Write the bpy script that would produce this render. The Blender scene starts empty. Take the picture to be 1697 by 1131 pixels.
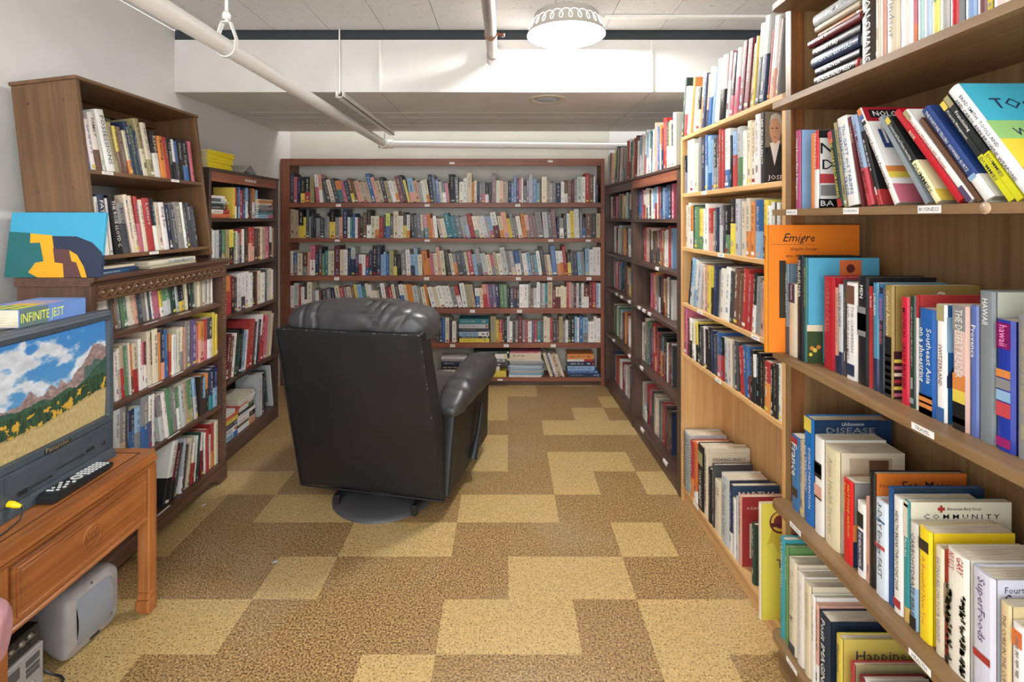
import bpy, math, random, re
from mathutils import Matrix, Vector, noise
R = math.radians
random.seed(7)
SC = bpy.context.scene
COL = SC.collection

# ------------------------------------------------------------------ camera
F, PX, PY, EYE = 840.0, 839.5, 362.0, 1.36
cam_d = bpy.data.cameras.new('camera'); cam = bpy.data.objects.new('camera', cam_d); COL.objects.link(cam)
cam_d.sensor_width = 36; cam_d.lens = F / 1697 * 36
cam_d.shift_x = -(PX - 848.5) / 1697; cam_d.shift_y = (PY - 565.5) / 1697
cam_d.clip_start = 0.02
cam.location = (0, 0, EYE); cam.rotation_euler = (R(90), 0, 0)
SC.camera = cam
# ------------------------------------------------------------------ world, lights, exposure
w = bpy.data.worlds.new('world'); SC.world = w; w.use_nodes = True
w.node_tree.nodes['Background'].inputs[0].default_value = (0.97, 0.985, 1.0, 1)
w.node_tree.nodes['Background'].inputs[1].default_value = 3.3
SC.view_settings.view_transform = 'Standard'; SC.view_settings.look = 'None'
SC.view_settings.gamma = 1; SC.view_settings.use_curve_mapping = False
SC.view_settings.exposure = 0.28

def area(name, loc, rot, sx, sy, power, col=(1, .985, .965)):
    l = bpy.data.lights.new(name, 'AREA'); l.shape = 'RECTANGLE'; l.size = sx; l.size_y = sy; l.energy = power; l.color = col
    o = bpy.data.objects.new(name, l); COL.objects.link(o); o.location = loc; o.rotation_euler = rot
    return o
area('room_fill_light', (-0.1, -0.75, 2.3), (R(38), 0, 0), 2.4, 1.0, 24)       # added soft fill, standing in for unseen room lights behind the camera
LAMP_W = 60

# ------------------------------------------------------------------ colours
def lin(c):
    return tuple((x / 12.92 if x <= 0.04045 else ((x + 0.055) / 1.055) ** 2.4) for x in c)
def rgb(r, g, b): return lin((r / 255, g / 255, b / 255))
def mute(r, g, b, k=.2):
    m_ = (r + g + b) / 3; return (r + (m_ - r) * k, g + (m_ - g) * k, b + (m_ - b) * k)
PAL = {k: rgb(*mute(*v)) for k, v in dict(
    wh=(232, 229, 222), cr=(222, 208, 176), tn=(188, 166, 134), ye=(232, 204, 60), ol=(168, 156, 104), og=(226, 130, 50),
    pk=(208, 96, 118), rd=(184, 44, 44), dr=(112, 34, 40), br=(112, 72, 52), db=(58, 44, 36), bk=(28, 28, 31), gy=(134, 132, 132),
    lg=(190, 196, 198), dg=(66, 68, 74), bl=(46, 98, 168), lb=(132, 176, 212), nv=(34, 48, 86), tl=(42, 128, 140), gn=(88, 136, 92),
    dn=(34, 70, 60), lm=(206, 218, 60), pu=(98, 78, 128), pc=(224, 158, 134), oe=(232, 106, 44), rw=(210, 60, 70)).items()}
CNAME = dict(wh='white', cr='cream', tn='tan', ye='yellow', ol='khaki', og='orange', pk='pink', rd='red', dr='dark-red', br='brown',
             db='dark-brown', bk='black', gy='grey', lg='light-grey', bl='blue', lb='light-blue', nv='navy', tl='teal', gn='green', oe='orange', rw='red',
             dn='dark-green', lm='lime', pu='purple', pc='peach', dg='charcoal')
PAGE = rgb(222, 212, 190)

# ------------------------------------------------------------------ materials
def mat(name, col=(0.8, 0.8, 0.8), rough=0.5, metal=0.0, emit=None, es=0, spec=None):
    m = bpy.data.materials.new(name); m.use_nodes = True
    b = m.node_tree.nodes['Principled BSDF']
    b.inputs['Base Color'].default_value = (*col, 1); b.inputs['Roughness'].default_value = rough; b.inputs['Metallic'].default_value = metal
    if emit: b.inputs['Emission Color'].default_value = (*emit, 1); b.inputs['Emission Strength'].default_value = es
    if spec is not None: b.inputs['Specular IOR Level'].default_value = spec
    return m
def nd(m, t, **kw):
    n = m.node_tree.nodes.new(t)
    for k, v in kw.items():
        if k.startswith('i_'): n.inputs[k[2:].replace('_', ' ')].default_value = v
        else: setattr(n, k, v)
    return n
def ln(m, a, b): m.node_tree.links.new(a, b)
def attr_mat(name, rough, spec=0.5, emis=0.0):
    m = mat(name, rough=rough, spec=spec); b = m.node_tree.nodes['Principled BSDF']
    a = nd(m, 'ShaderNodeAttribute', attribute_name='Col'); ln(m, a.outputs['Color'], b.inputs['Base Color'])
    if emis:
        ln(m, a.outputs['Color'], b.inputs['Emission Color']); b.inputs['Emission Strength'].default_value = emis
    return m
M_MATTE = attr_mat('printed_cloth_and_card', 0.55)
M_GLOSS = attr_mat('printed_gloss_card', 0.28)
M_TV = attr_mat('television_picture', 0.15, emis=0.72)
for l_ in list(M_TV.node_tree.links):
    if l_.to_socket.name == 'Base Color': M_TV.node_tree.links.remove(l_)
M_TV.node_tree.nodes['Principled BSDF'].inputs['Base Color'].default_value = (.02, .02, .02, 1)
def ramp(m, fac, stops):
    r = nd(m, 'ShaderNodeValToRGB'); e = r.color_ramp.elements
    while len(e) < len(stops): e.new(0.5)
    for i, (p, c) in enumerate(stops): e[i].position = p; e[i].color = (*c, 1)
    ln(m, fac, r.inputs[0]); return r
def page_mat():
    m = mat('book_pages', PAGE, 0.8); b = m.node_tree.nodes['Principled BSDF']
    tc = nd(m, 'ShaderNodeTexCoord'); mp = nd(m, 'ShaderNodeMapping'); mp.inputs['Scale'].default_value = (900, 20, 20)
    n = nd(m, 'ShaderNodeTexNoise', i_Scale=1.0); ln(m, tc.outputs['Object'], mp.inputs[0]); ln(m, mp.outputs[0], n.inputs['Vector'])
    r = ramp(m, n.outputs['Fac'], [(0.3, rgb(186, 172, 146)), (0.7, rgb(232, 224, 204))]); ln(m, r.outputs[0], b.inputs['Base Color'])
    return m
M_PAGE = page_mat()
def wood(name, c1, c2, axis, rough=0.45, scale=1.0, bump=0.05):
    """grain stretched along AXIS (0 x, 1 y, 2 z) in object space"""
    m = mat(name, c1, rough); b = m.node_tree.nodes['Principled BSDF']
    tc = nd(m, 'ShaderNodeTexCoord'); mp = nd(m, 'ShaderNodeMapping')
    s = [38 * scale] * 3; s[axis] = 1.6 * scale; mp.inputs['Scale'].default_value = s
    ln(m, tc.outputs['Object'], mp.inputs[0])
    n = nd(m, 'ShaderNodeTexNoise', i_Scale=1.0, i_Detail=6.0, i_Roughness=0.65, i_Distortion=0.4); ln(m, mp.outputs[0], n.inputs['Vector'])
    n2 = nd(m, 'ShaderNodeTexNoise', i_Scale=3.0, i_Detail=2.0); ln(m, tc.outputs['Object'], n2.inputs['Vector'])
    mx = nd(m, 'ShaderNodeMath', operation='MULTIPLY_ADD'); ln(m, n2.outputs['Fac'], mx.inputs[0]); mx.inputs[1].default_value = 0.5
    ln(m, n.outputs['Fac'], mx.inputs[2])
    r = ramp(m, mx.outputs[0], [(0.55, c2), (0.95, c1)]); ln(m, r.outputs[0], b.inputs['Base Color'])
    bp = nd(m, 'ShaderNodeBump', i_Strength=bump, i_Distance=0.002); ln(m, n.outputs['Fac'], bp.inputs['Height']); ln(m, bp.outputs[0], b.inputs['Normal'])
    return m
def woods(name, c1, c2, **k): return [wood(f'{name}_{a}', c1, c2, i, **k) for i, a in enumerate(('grain_across', 'grain_deep', 'grain_upright'))]
W_RED = woods('red_brown_wood', rgb(152, 94, 68), rgb(112, 64, 46))
W_DARK = woods('dark_stained_wood', rgb(92, 70, 60), rgb(54, 40, 35), rough=0.4)
W_PINE = woods('pale_pine', rgb(226, 184, 128), rgb(196, 148, 92), rough=0.5)
W_BRN = woods('oak_veneer', rgb(148, 118, 80), rgb(112, 84, 54), rough=0.45)
W_HUT = woods('hutch_wood', rgb(122, 90, 60), rgb(92, 66, 44), rough=0.42)
W_CAR = woods('carved_walnut', rgb(106, 76, 60), rgb(68, 46, 38), rough=0.4)
W_TBL = woods('honey_rosewood', rgb(182, 116, 62), rgb(124, 70, 34), rough=0.3)
def noisy(name, c1, c2, scale, rough=0.6, bump=0.0, bscale=60, metal=0):
    m = mat(name, c1, rough, metal); b = m.node_tree.nodes['Principled BSDF']
    tc = nd(m, 'ShaderNodeTexCoord'); n = nd(m, 'ShaderNodeTexNoise', i_Scale=scale, i_Detail=5.0); ln(m, tc.outputs['Object'], n.inputs['Vector'])
    r = ramp(m, n.outputs['Fac'], [(0.35, c2), (0.65, c1)]); ln(m, r.outputs[0], b.inputs['Base Color'])
    if bump:
        n2 = nd(m, 'ShaderNodeTexNoise', i_Scale=bscale, i_Detail=4.0); ln(m, tc.outputs['Object'], n2.inputs['Vector'])
        bp = nd(m, 'ShaderNodeBump', i_Strength=bump, i_Distance=0.003); ln(m, n2.outputs['Fac'], bp.inputs['Height']); ln(m, bp.outputs[0], b.inputs['Normal'])
    return m
M_WALL = noisy('painted_wall', rgb(222, 221, 218), rgb(214, 212, 208), 2.2, 0.7, 0.12, 90)
M_WALLB = noisy('back_wall_paint', rgb(206, 205, 194), rgb(196, 194, 182), 2.2, 0.7, 0.12, 90)
M_SOFFIT = noisy('soffit_panel', rgb(224, 222, 218), rgb(216, 213, 208), 3, 0.6, 0.05, 60)
M_WHITE = mat('white_paint', rgb(236, 234, 230), 0.35)
M_CARD = mat('paper_label', rgb(240, 240, 238), 0.6)
M_GAP_SHADE = mat('dark_gap', rgb(52, 58, 62), 0.8)
M_STEEL = mat('dull_steel', rgb(168, 160, 154), 0.4, 0.6)
M_COPPER = mat('old_copper', rgb(140, 92, 70), 0.4, 0.6)
M_BLACKP = mat('black_plastic', rgb(34, 37, 40), 0.35)
M_BMETAL = mat('black_metal', rgb(38, 38, 40), 0.5, 0.4)
M_TVBODY = noisy('charcoal_tv_plastic', rgb(70, 80, 88), rgb(64, 73, 81), 30, 0.38)
M_SILVER = noisy('silver_plastic', rgb(168, 166, 166), rgb(160, 158, 158), 20, 0.4)
M_GRILLE = mat('grey_glass', rgb(138, 146, 156), 0.25)
M_INK = mat('printing_ink', rgb(30, 30, 32), 0.5)
def floor_mat(name, base, dark, light, k):
    m = mat(name, base, 0.32); b = m.node_tree.nodes['Principled BSDF']
    tc = nd(m, 'ShaderNodeTexCoord')
    n = nd(m, 'ShaderNodeTexNoise', i_Scale=155.0, i_Detail=2.0, i_Roughness=0.6); ln(m, tc.outputs['Object'], n.inputs['Vector'])
    r = ramp(m, n.outputs['Fac'], [(k, dark), (k + 0.05, base), (0.58, base), (0.68, light)])
    n4 = nd(m, 'ShaderNodeTexNoise', i_Scale=45.0, i_Detail=2.0); ln(m, tc.outputs['Object'], n4.inputs['Vector'])
    r4 = ramp(m, n4.outputs['Fac'], [(0.3, (.86, .86, .86)), (0.7, (1.06, 1.06, 1.06))])
    mu = nd(m, 'ShaderNodeMix', data_type='RGBA', blend_type='MULTIPLY'); mu.inputs[0].default_value = 1; ln(m, r.outputs[0], mu.inputs[6]); ln(m, r4.outputs[0], mu.inputs[7])
    n2 = nd(m, 'ShaderNodeTexNoise', i_Scale=1.3, i_Detail=5.0, i_Roughness=0.6); ln(m, tc.outputs['Object'], n2.inputs['Vector'])
    mx = nd(m, 'ShaderNodeMix', data_type='RGBA', blend_type='MIX'); r2 = ramp(m, n2.outputs['Fac'], [(0.5, (0, 0, 0)), (0.8, (0.3, 0.3, 0.3))])
    ln(m, r2.outputs[0], mx.inputs[0]); ln(m, mu.outputs[2], mx.inputs[6]); mx.inputs[7].default_value = (*rgb(200, 188, 168), 1)
    ln(m, mx.outputs[2], b.inputs['Base Color'])
    n3 = nd(m, 'ShaderNodeTexNoise', i_Scale=6.0, i_Detail=5.0); ln(m, tc.outputs['Object'], n3.inputs['Vector'])
    r3 = ramp(m, n3.outputs['Fac'], [(0.3, (0.3,) * 3), (0.7, (0.48,) * 3)]); ln(m, r3.outputs[0], b.inputs['Roughness'])
    return m
M_FL = floor_mat('cork_tile_light', rgb(200, 172, 114), rgb(134, 102, 60), rgb(216, 194, 142), 0.385)
M_FD = floor_mat('cork_tile_dark', rgb(168, 137, 88), rgb(104, 78, 48), rgb(206, 180, 130), 0.435)
def ceil_mat():
    m = mat('fissured_ceiling_tile', rgb(212, 209, 206), 0.85); b = m.node_tree.nodes['Principled BSDF']
    tc = nd(m, 'ShaderNodeTexCoord'); mp = nd(m, 'ShaderNodeMapping'); mp.inputs['Scale'].default_value = (44, 105, 60); ln(m, tc.outputs['Object'], mp.inputs[0])
    n = nd(m, 'ShaderNodeTexNoise', i_Scale=1.0, i_Detail=2.0, i_Distortion=1.0); ln(m, mp.outputs[0], n.inputs['Vector'])
    r = ramp(m, n.outputs['Fac'], [(0.29, rgb(158, 154, 152)), (0.335, rgb(220, 219, 218))])
    ln(m, r.outputs[0], b.inputs['Base Color'])
    bp = nd(m, 'ShaderNodeBump', i_Strength=0.4, i_Distance=0.002); ln(m, r.outputs[0], bp.inputs['Height']); ln(m, bp.outputs[0], b.inputs['Normal'])
    return m
M_CEIL = ceil_mat()
def leather():
    m = noisy('black_leather', rgb(66, 66, 68), rgb(54, 54, 56), 9, 0.36, 0.25, 220)
    return m
M_LEATH = leather()
M_LEATH2 = noisy('worn_black_vinyl', rgb(27, 27, 29), rgb(22, 22, 24), 6, 0.5, 0.15, 160)
M_PINK = noisy('dusty_pink_upholstery', rgb(196, 148, 156), rgb(184, 136, 146), 40, 0.8, 0.3, 300)

# ------------------------------------------------------------------ mesh builder
class MB:
    def __init__(s): s.v = []; s.f = []; s.c = []; s.m = []; s.mats = []; s.sm = []
    def mi(s, m):
        if m not in s.mats: s.mats.append(m)
        return s.mats.index(m)
    def add(s, vs, fs, col=(1, 1, 1), m=None, M=None, smooth=False):
        o = len(s.v); k = s.mi(m)
        s.v += [tuple(M @ Vector(v)) for v in vs] if M is not None else [tuple(v) for v in vs]
        for f in fs: s.f.append([i + o for i in f]); s.c.append(col); s.m.append(k); s.sm.append(smooth)
    def box(s, x0, x1, y0, y1, z0, z1, col=(1, 1, 1), m=None, M=None, bev=0.0):
        if bev:
            b = min(bev, (x1 - x0) / 2.01, (y1 - y0) / 2.01, (z1 - z0) / 2.01); vs = []; 
            X = (x0, x1); Y = (y0, y1); Z = (z0, z1); idx = {}
            for i in (0, 1):
                for j in (0, 1):
                    for k in (0, 1):
                        sx, sy, sz = (1, -1)[i], (1, -1)[j], (1, -1)[k]
                        for a in range(3):
                            p = [X[i] + sx * b, Y[j] + sy * b, Z[k] + sz * b]; p[a] = (X[i], Y[j], Z[k])[a]
                            idx[i, j, k, a] = len(vs); vs.append(p)
            fs = []
            for a in range(3):
                u, w_ = [q for q in range(3) if q != a]
                for e in (0, 1):
                    q = []
                    for (p, r_) in ((0, 0), (1, 0), (1, 1), (0, 1)):
                        t = [0, 0, 0]; t[a] = e; t[u] = p; t[w_] = r_; q.append(idx[t[0], t[1], t[2], a])
                    flip = (e == 0) ^ (a == 1); fs.append(q[::-1] if flip else q)
                for p in (0, 1):
                    for r_ in (0, 1):
                        def ix(e, ax):
                            t = [0, 0, 0]; t[a] = e; t[u] = p; t[w_] = r_; return idx[t[0], t[1], t[2], ax]
                        q = [ix(0, u), ix(1, u), ix(1, w_), ix(0, w_)]
                        flip = (p == r_) ^ (a == 1); fs.append(q[::-1] if not flip else q)
            for i in (0, 1):
                for j in (0, 1):
                    for k in (0, 1):
                        q = [idx[i, j, k, a] for a in range(3)]
                        fs.append(q if (i + j + k) % 2 == 1 else q[::-1])
            s.add(vs, fs, col, m, M); return
        vs = [(x0, y0, z0), (x1, y0, z0), (x1, y1, z0), (x0, y1, z0), (x0, y0, z1), (x1, y0, z1), (x1, y1, z1), (x0, y1, z1)]
        s.add(vs, [(0, 3, 2, 1), (4, 5, 6, 7), (0, 1, 5, 4), (1, 2, 6, 5), (2, 3, 7, 6), (3, 0, 4, 7)], col, m, M)
    def prism(s, pts, axis, a0, a1, col=(1, 1, 1), m=None, M=None, smooth=False):
        """PTS polygon in the two other axes (order: y,z | x,z | x,y), extruded from a0 to a1 along AXIS"""
        n = len(pts); vs = []
        for a in (a0, a1):
            for p in pts:
                q = list(p); q.insert(axis, a); vs.append(q)
        fs = [list(range(n))[::-1], list(range(n, 2 * n))] + [(i, (i + 1) % n, n + (i + 1) % n, n + i) for i in range(n)]
        if axis == 1: fs = [f[::-1] for f in fs]
        area2 = sum(pts[i][0] * pts[(i + 1) % n][1] - pts[(i + 1) % n][0] * pts[i][1] for i in range(n))
        if area2 < 0: fs = [f[::-1] for f in fs]
        s.add(vs, fs, col, m, M, smooth)
    def tube(s, pts, r, n=10, col=(1, 1, 1), m=None, M=None, cap=True, radii=None):
        P = [Vector(p) for p in pts]; vs = []; fs = []; up = None
        for i, p in enumerate(P):
            d = (P[min(i + 1, len(P) - 1)] - P[max(i - 1, 0)]).normalized()
            if up is None: up = d.orthogonal().normalized()
            up = (up - d * up.dot(d)).normalized(); q = d.cross(up)
            rr = radii[i] if radii else r
            for k in range(n):
                a = 2 * math.pi * k / n; vs.append(p + (up * math.cos(a) + q * math.sin(a)) * rr)
        for i in range(len(P) - 1):
            for k in range(n):
                k2 = (k + 1) % n; fs.append((i * n + k, i * n + k2, (i + 1) * n + k2, (i + 1) * n + k))
        s.add(vs, fs, col, m, M, True)
        if cap:
            s.add(vs[:n], [list(range(n))[::-1]], col, m, M); s.add(vs[-n:], [list(range(n))], col, m, M)
    def lathe(s, prof, c=(0, 0, 0), n=40, col=(1, 1, 1), m=None, M=None, smooth=True):
        vs = []; fs = []
        for (r, z) in prof:
            for k in range(n):
                a = 2 * math.pi * k / n; vs.append((c[0] + r * math.cos(a), c[1] + r * math.sin(a), c[2] + z))
        for i in range(len(prof) - 1):
            for k in range(n):
                k2 = (k + 1) % n; fs.append((i * n + k, i * n + k2, (i + 1) * n + k2, (i + 1) * n + k))
        s.add(vs, fs, col, m, M, smooth)
    def build(s, name, parent=None, m=None, loc=None):
        me = bpy.data.meshes.new(name); me.from_pydata(s.v, [], s.f)
        for x in s.mats: me.materials.append(x if x is not None else m)
        if any(s.m): me.polygons.foreach_set('material_index', s.m)
        if any(s.sm): me.polygons.foreach_set('use_smooth', s.sm)
        if any(x in (M_MATTE, M_GLOSS, M_TV) for x in s.mats):
            at = me.color_attributes.new('Col', 'FLOAT_COLOR', 'CORNER'); d = []
            for f, c in zip(s.f, s.c): d += [*c, 1.0] * len(f)
            at.data.foreach_set('color', d)
        me.update()
        o = bpy.data.objects.new(name, me); COL.objects.link(o)
        if parent is not None: o.parent = parent
        if loc is not None: o.location = loc
        return o
def tag(o, label=None, cat=None, group=None, kind=None):
    for k, v in (('label', label), ('category', cat), ('group', group), ('kind', kind)):
        if v: o[k] = v
    return o
def empty(name, label, cat, M=None, group=None):
    o = bpy.data.objects.new(name, None); COL.objects.link(o); o.empty_display_size = 0.1
    if M is not None: o.matrix_world = M
    return tag(o, label, cat, group)
def struct(o): o['kind'] = 'structure'; return o

_TX = {}
def text_geo(s, bold=0.0):
    """vertices (em size 1) and faces of a flat text, left edge at 0, and its width"""
    if (s, bold) in _TX: return _TX[s, bold]
    cu = bpy.data.curves.new('text', 'FONT'); cu.body = s.lstrip('~'); cu.shear = .35 if s[0] == '~' else 0; cu.size = 1; cu.resolution_u = 1; cu.offset = bold
    o = bpy.data.objects.new('text', cu); COL.objects.link(o)
    dg = bpy.context.evaluated_depsgraph_get(); me = bpy.data.meshes.new_from_object(o.evaluated_get(dg))
    vs = [tuple(v.co) for v in me.vertices]; fs = [tuple(p.vertices) for p in me.polygons]
    bpy.data.objects.remove(o); bpy.data.curves.remove(cu); bpy.data.meshes.remove(me)
    x0 = min((v[0] for v in vs), default=0); x1 = max((v[0] for v in vs), default=1)
    _TX[s, bold] = ([(v[0] - x0, v[1], 0) for v in vs], fs, x1 - x0)
    return _TX[s, bold]
def put_text(mb, s, P, ux, uy, width=None, size=None, col=(0, 0, 0), m=None, bold=0.0, center=False, xs=1.0, M=None):
    """text with baseline start P (Vector), direction ux and up uy; WIDTH fits its length"""
    vs, fs, w_ = text_geo(s, bold)
    if size is None: size = width / w_
    sx = (width / w_) if width else size * xs
    P = Vector(P); ux = Vector(ux); uy = Vector(uy)
    if center: P = P - ux * (w_ * sx / 2)
    mb.add([P + ux * (v[0] * sx) + uy * (v[1] * size) for v in vs], fs, col, m, M)

# ------------------------------------------------------------------ frames of shelving units
class Frame:
    """s runs along the shelf from left to right as one faces it, d goes into the depth, u up"""
    def __init__(f, o, s, d=None, u=(0, 0, 1)):
        f.o = Vector(o); f.s = Vector(s).normalized(); f.u = Vector(u).normalized(); f.d = f.u.cross(f.s)
        f.M = Matrix(((f.s.x, f.d.x, f.u.x, f.o.x), (f.s.y, f.d.y, f.u.y, f.o.y), (f.s.z, f.d.z, f.u.z, f.o.z), (0, 0, 0, 1)))
    lo, hi = -9.0, 9.0
    def at(f, px, z=0.0, D=0.0):
        """distance along s where a point at depth D and height z of the unit shows in column px of the photograph"""
        k = (px - PX) / F; b = f.o + f.d * D + f.u * z
        return (k * b.y - b.x) / (f.s.x - k * f.s.y)
# ------------------------------------------------------------------ room
T = 0.2286
XL, XR, YB, YS, YS2, ZS, ZST, ZC = -1.84, 2.05, 4.31, 2.81, 4.08, 2.06, 2.35, 2.40
Y0 = -0.95
fl = MB()
PAT = {  # row -> columns of light tiles
    0: [-2, 2, -6, -7, -8, -9], 1: [-7, -6, -5, -1, 0, 2, 3, -9], 2: [-4, 0, 1, -8], 3: [-3, -2, 2, -7, -8, -9], 4: [-5, -4, -1, 0, -7, -8], 5: [-6, -7, 1, 3, -8],
    6: [-1, 1, 2, -4], 7: [-1, -3], 8: [1, 2, 3, -5], 9: [-1, 2, -3], 10: [-1, 3, -4], 11: [-1, 0, -6]}
rr = random.Random(5)
OFX = 0.007
# row j lies between Y = 1.579 + T*(j-1) and the next
for j in range(-17, 13):
    y0 = 1.579 + T * (j - 1); y1 = y0 + T
    for i in range(-9, 10):
        light = i in PAT[j] if (j in PAT and -9 <= i <= 3) else rr.random() < 0.45
        x0 = max(XL, i * T + OFX); x1 = min(XR, (i + 1) * T + OFX)
        if i == -9: x0 = XL
        if i == 9: x1 = XR
        if x1 <= x0: continue
        yy0 = max(y0, Y0); yy1 = min(y1, YB) if j < 12 else YB
        if yy1 <= yy0: continue
        fl.add([(x0, yy0, 0), (x1, yy0, 0), (x1, yy1, 0), (x0, yy1, 0)], [(0, 1, 2, 3)], m=M_FL if light else M_FD)
struct(fl.build('floor'))
def slab(name, *a, m=M_WALL):
    b = MB(); b.box(*a, m=m); return struct(b.build(name))
slab('wall_left', XL - 0.1, XL, -0.9, YB, 0, ZC)
slab('wall_back', XL - 0.1, XR + 0.1, YB, YB + 0.1, 0, ZC, m=M_WALLB)
slab('wall_right', XR, XR + 0.1, -0.9, YB, 0, ZC)
# ceiling of one-foot tiles with fine open joints
c = MB(); cx0 = -0.37 - 0.3035 * 6; rows = []
y = YS - 0.012
yl = [y] + [2.525 - 0.3035 * k for k in range(0, 12)]
for a, b_ in zip(yl[1:], yl[:-1]):
    k = 0
    x = cx0 - 0.3035
    while x < XR:
        xa, xb = max(x, XL), min(x + 0.3035, XR)
        if xb > xa: c.box(xa + .0016, xb - .0016, a + .0016, b_ - .0016, ZC, ZC + 0.012, m=M_CEIL)
        x += 0.3035
c.box(XL, XR, -0.9, YS + 0.15, ZC + 0.010, ZC + 0.05, m=mat('ceiling_joint', rgb(120, 116, 112), 0.9))
struct(c.build('ceiling'))
# soffit over the far end of the room
s = MB()
s.box(XL, XR, YS, YS2, ZS, ZST, m=M_SOFFIT)
struct(s.build('trim_1'))
s = MB(); s.box(XL, XR, YS + .002, YS + 0.10, ZST, ZC + 0.01, m=M_GAP_SHADE); struct(s.build('trim_2'))  # dark strip painted in for the shade of the gap above the soffit
def batten(n, x):
    s = MB(); s.box(x - .012, x + .012, YS - 0.006, YS, ZS - 0.002, ZST - 0.004, m=M_SOFFIT); s.box(x - .004, x + .004, YS - .010, YS - .006, ZS, ZST - .004, m=M_WHITE)
    struct(s.build(f'trim_{n}'))
batten(3, -0.70); batten(4, 0.803)
# board joints on the underside of the soffit
s = MB(); jm = mat('soffit_joint', rgb(186, 181, 175), 0.7)
for y in (3.35, 3.52, 3.80): s.box(XL, XR, y - .003, y + .003, ZS - .0025, ZS, m=jm)
for x in (-0.70, 0.803): s.box(x - .002, x + .002, YS, YS2, ZS - .002, ZS, m=jm)
struct(s.build('trim_5'))
s = MB(); s.box(0.87, XR, YB - 0.012, YB, 0, ZC, m=M_WALL); struct(s.build('trim_6'))
# surface raceway on the ceiling
r = MB(); r.box(0.50, XR, 2.585, 2.615, ZC - 0.013, ZC, m=M_WHITE, bev=.003)
tag(r.build('cable_raceway'), 'thin white cable raceway running along the ceiling right of the lamp', 'cable raceway')

# sprinkler pipes
p = MB(); e = empty('sprinkler_pipe', 'long white sprinkler pipe running overhead and across above the back bookcase', 'pipe')
p = MB(); p.tube([(-1.0, -2.0, 1.97), (-1.0, 4.14, 1.97)], 0.030, 20); p.build('pipe_run', e, M_WHITE)
p = MB(); p.tube([(-1.0, 4.16, 1.97), (1.4, 4.16, 1.945)], 0.027, 18); p.build('cross_pipe', e, M_WHITE)
p = MB(); p.tube([(-1.0, 4.09, 1.97), (-1.0, 4.17, 1.97)], 0.039, 20); p.tube([(-1.02, 4.16, 1.97), (-0.93, 4.16, 1.97)], 0.036, 20); p.tube([(-1.05, 4.16, 1.97), (-1.02, 4.16, 1.97)], 0.034, 16); p.build('elbow', e, M_WHITE)
h = empty('pipe_hanger', 'white clevis hanger with rod holding the overhead sprinkler pipe', 'pipe hanger', Matrix.Translation((-1.0, 1.81, 1.97)))
p = MB(); p.tube([(0, 0, .09), (0, 0, ZC - 1.97)], .006, 10); p.lathe([(0, .10), (.014, .10), (.014, .12), (.008, .13), (0, .13)], n=12); p.build('rod', h, M_WHITE)
p = MB()
arc = [(.034 * math.cos(a), 0, .034 * math.sin(a)) for a in [R(200 + 14 * k) for k in range(11)]]
pts = [(-.014, .09)] + [(-.036, .03)] + [(q[0], q[2]) for q in arc] + [(.036, .03), (.014, .09)]
for a, b_ in zip(pts[:-1], pts[1:]): 
    dx, dz = b_[0] - a[0], b_[1] - a[1]; l = math.hypot(dx, dz); nx, nz = -dz / l * .002, dx / l * .002
    p.prism([(a[0] - nx, a[1] - nz), (b_[0] - nx, b_[1] - nz), (b_[0] + nx, b_[1] + nz), (a[0] + nx, a[1] + nz)], 1, -.011, .011)
p.box(-.016, .016, -.011, .011, .088, .092); p.build('clevis', h, M_WHITE)
h = empty('strut_hanger', 'slim white angle strut hung under the soffit from a thin rod', 'bracket', Matrix.Translation((-.92, 2.80, 0)))
p = MB(); p.tube([(0, -.01, 2.045), (0, -.01, ZC)], .0045, 8); p.build('rod', h, M_WHITE)
p = MB(); p.box(-.018, .022, -.02, 1.26, 2.024, 2.028); p.box(.018, .022, -.02, 1.26, 2.024, 2.058); p.box(-.014, -.006, -.03, -.004, 2.03, 2.06); p.build('angle_bar', h, M_WHITE)
p = MB(); p.tube([(-.05, 1.24, 2.036), (-.06, 1.26, 2.0)], .003, 8); p.build('hook', h, M_STEEL)
e = empty('water_pipe', 'dull grey pipe near the ceiling ending in an elbow before the soffit', 'pipe')
p = MB(); p.tube([(-.072, -2, 2.2), (-.072, 2.60, 2.2), (-.072, 2.66, 2.203)], .026, 18); p.build('pipe_run', e, M_STEEL)
p = MB(); p.tube([(-.072, 2.60, 2.2), (-.072, 2.70, 2.2), (-.072, 2.745, 2.212), (-.072, 2.765, 2.24), (-.072, 2.77, 2.29), (-.072, 2.81, 2.31)], .033, 18, radii=[.031, .033, .034, .034, .031, .027]); p.build('elbow', e, M_STEEL)
p = MB(); p.tube([(-.072, 2.30, 2.2), (-.072, 2.318, 2.2)], .0305, 18); p.tube([(-.045, 2.309, 2.2), (-.02, 2.309, 2.196)], .006, 8); p.lathe([(0, -.008), (.009, -.008), (.009, .006), (0, .006)], c=(-.018, 2.309, 2.196), n=10); p.build('clamp', e, M_COPPER)
p = MB(); p.tube([(-.072, 2.309, 2.22), (-.072, 2.309, ZC)], .005, 8); p.build('rod', e, M_STEEL)
# recessed fitting in the soffit
e = empty('recessed_downlight', 'round recessed downlight, unlit, in the underside of the soffit', 'ceiling light', Matrix.Translation((.239, 2.98, ZS)))
p = MB(); p.lathe([(.072, -.001), (.074, -.006), (.11, -.006), (.117, 0)], n=40); p.build('trim_ring', e, mat('yellowed_trim', rgb(214, 204, 182), .5))
p = MB(); p.lathe([(0, -.010), (.052, -.010), (.058, -.004), (.060, 0)], n=32); p.lathe([(.060, -.0015), (.073, -.0015)], n=32); p.build('lens', e, mat('dim_lens', rgb(172, 176, 182), .3))
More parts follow.
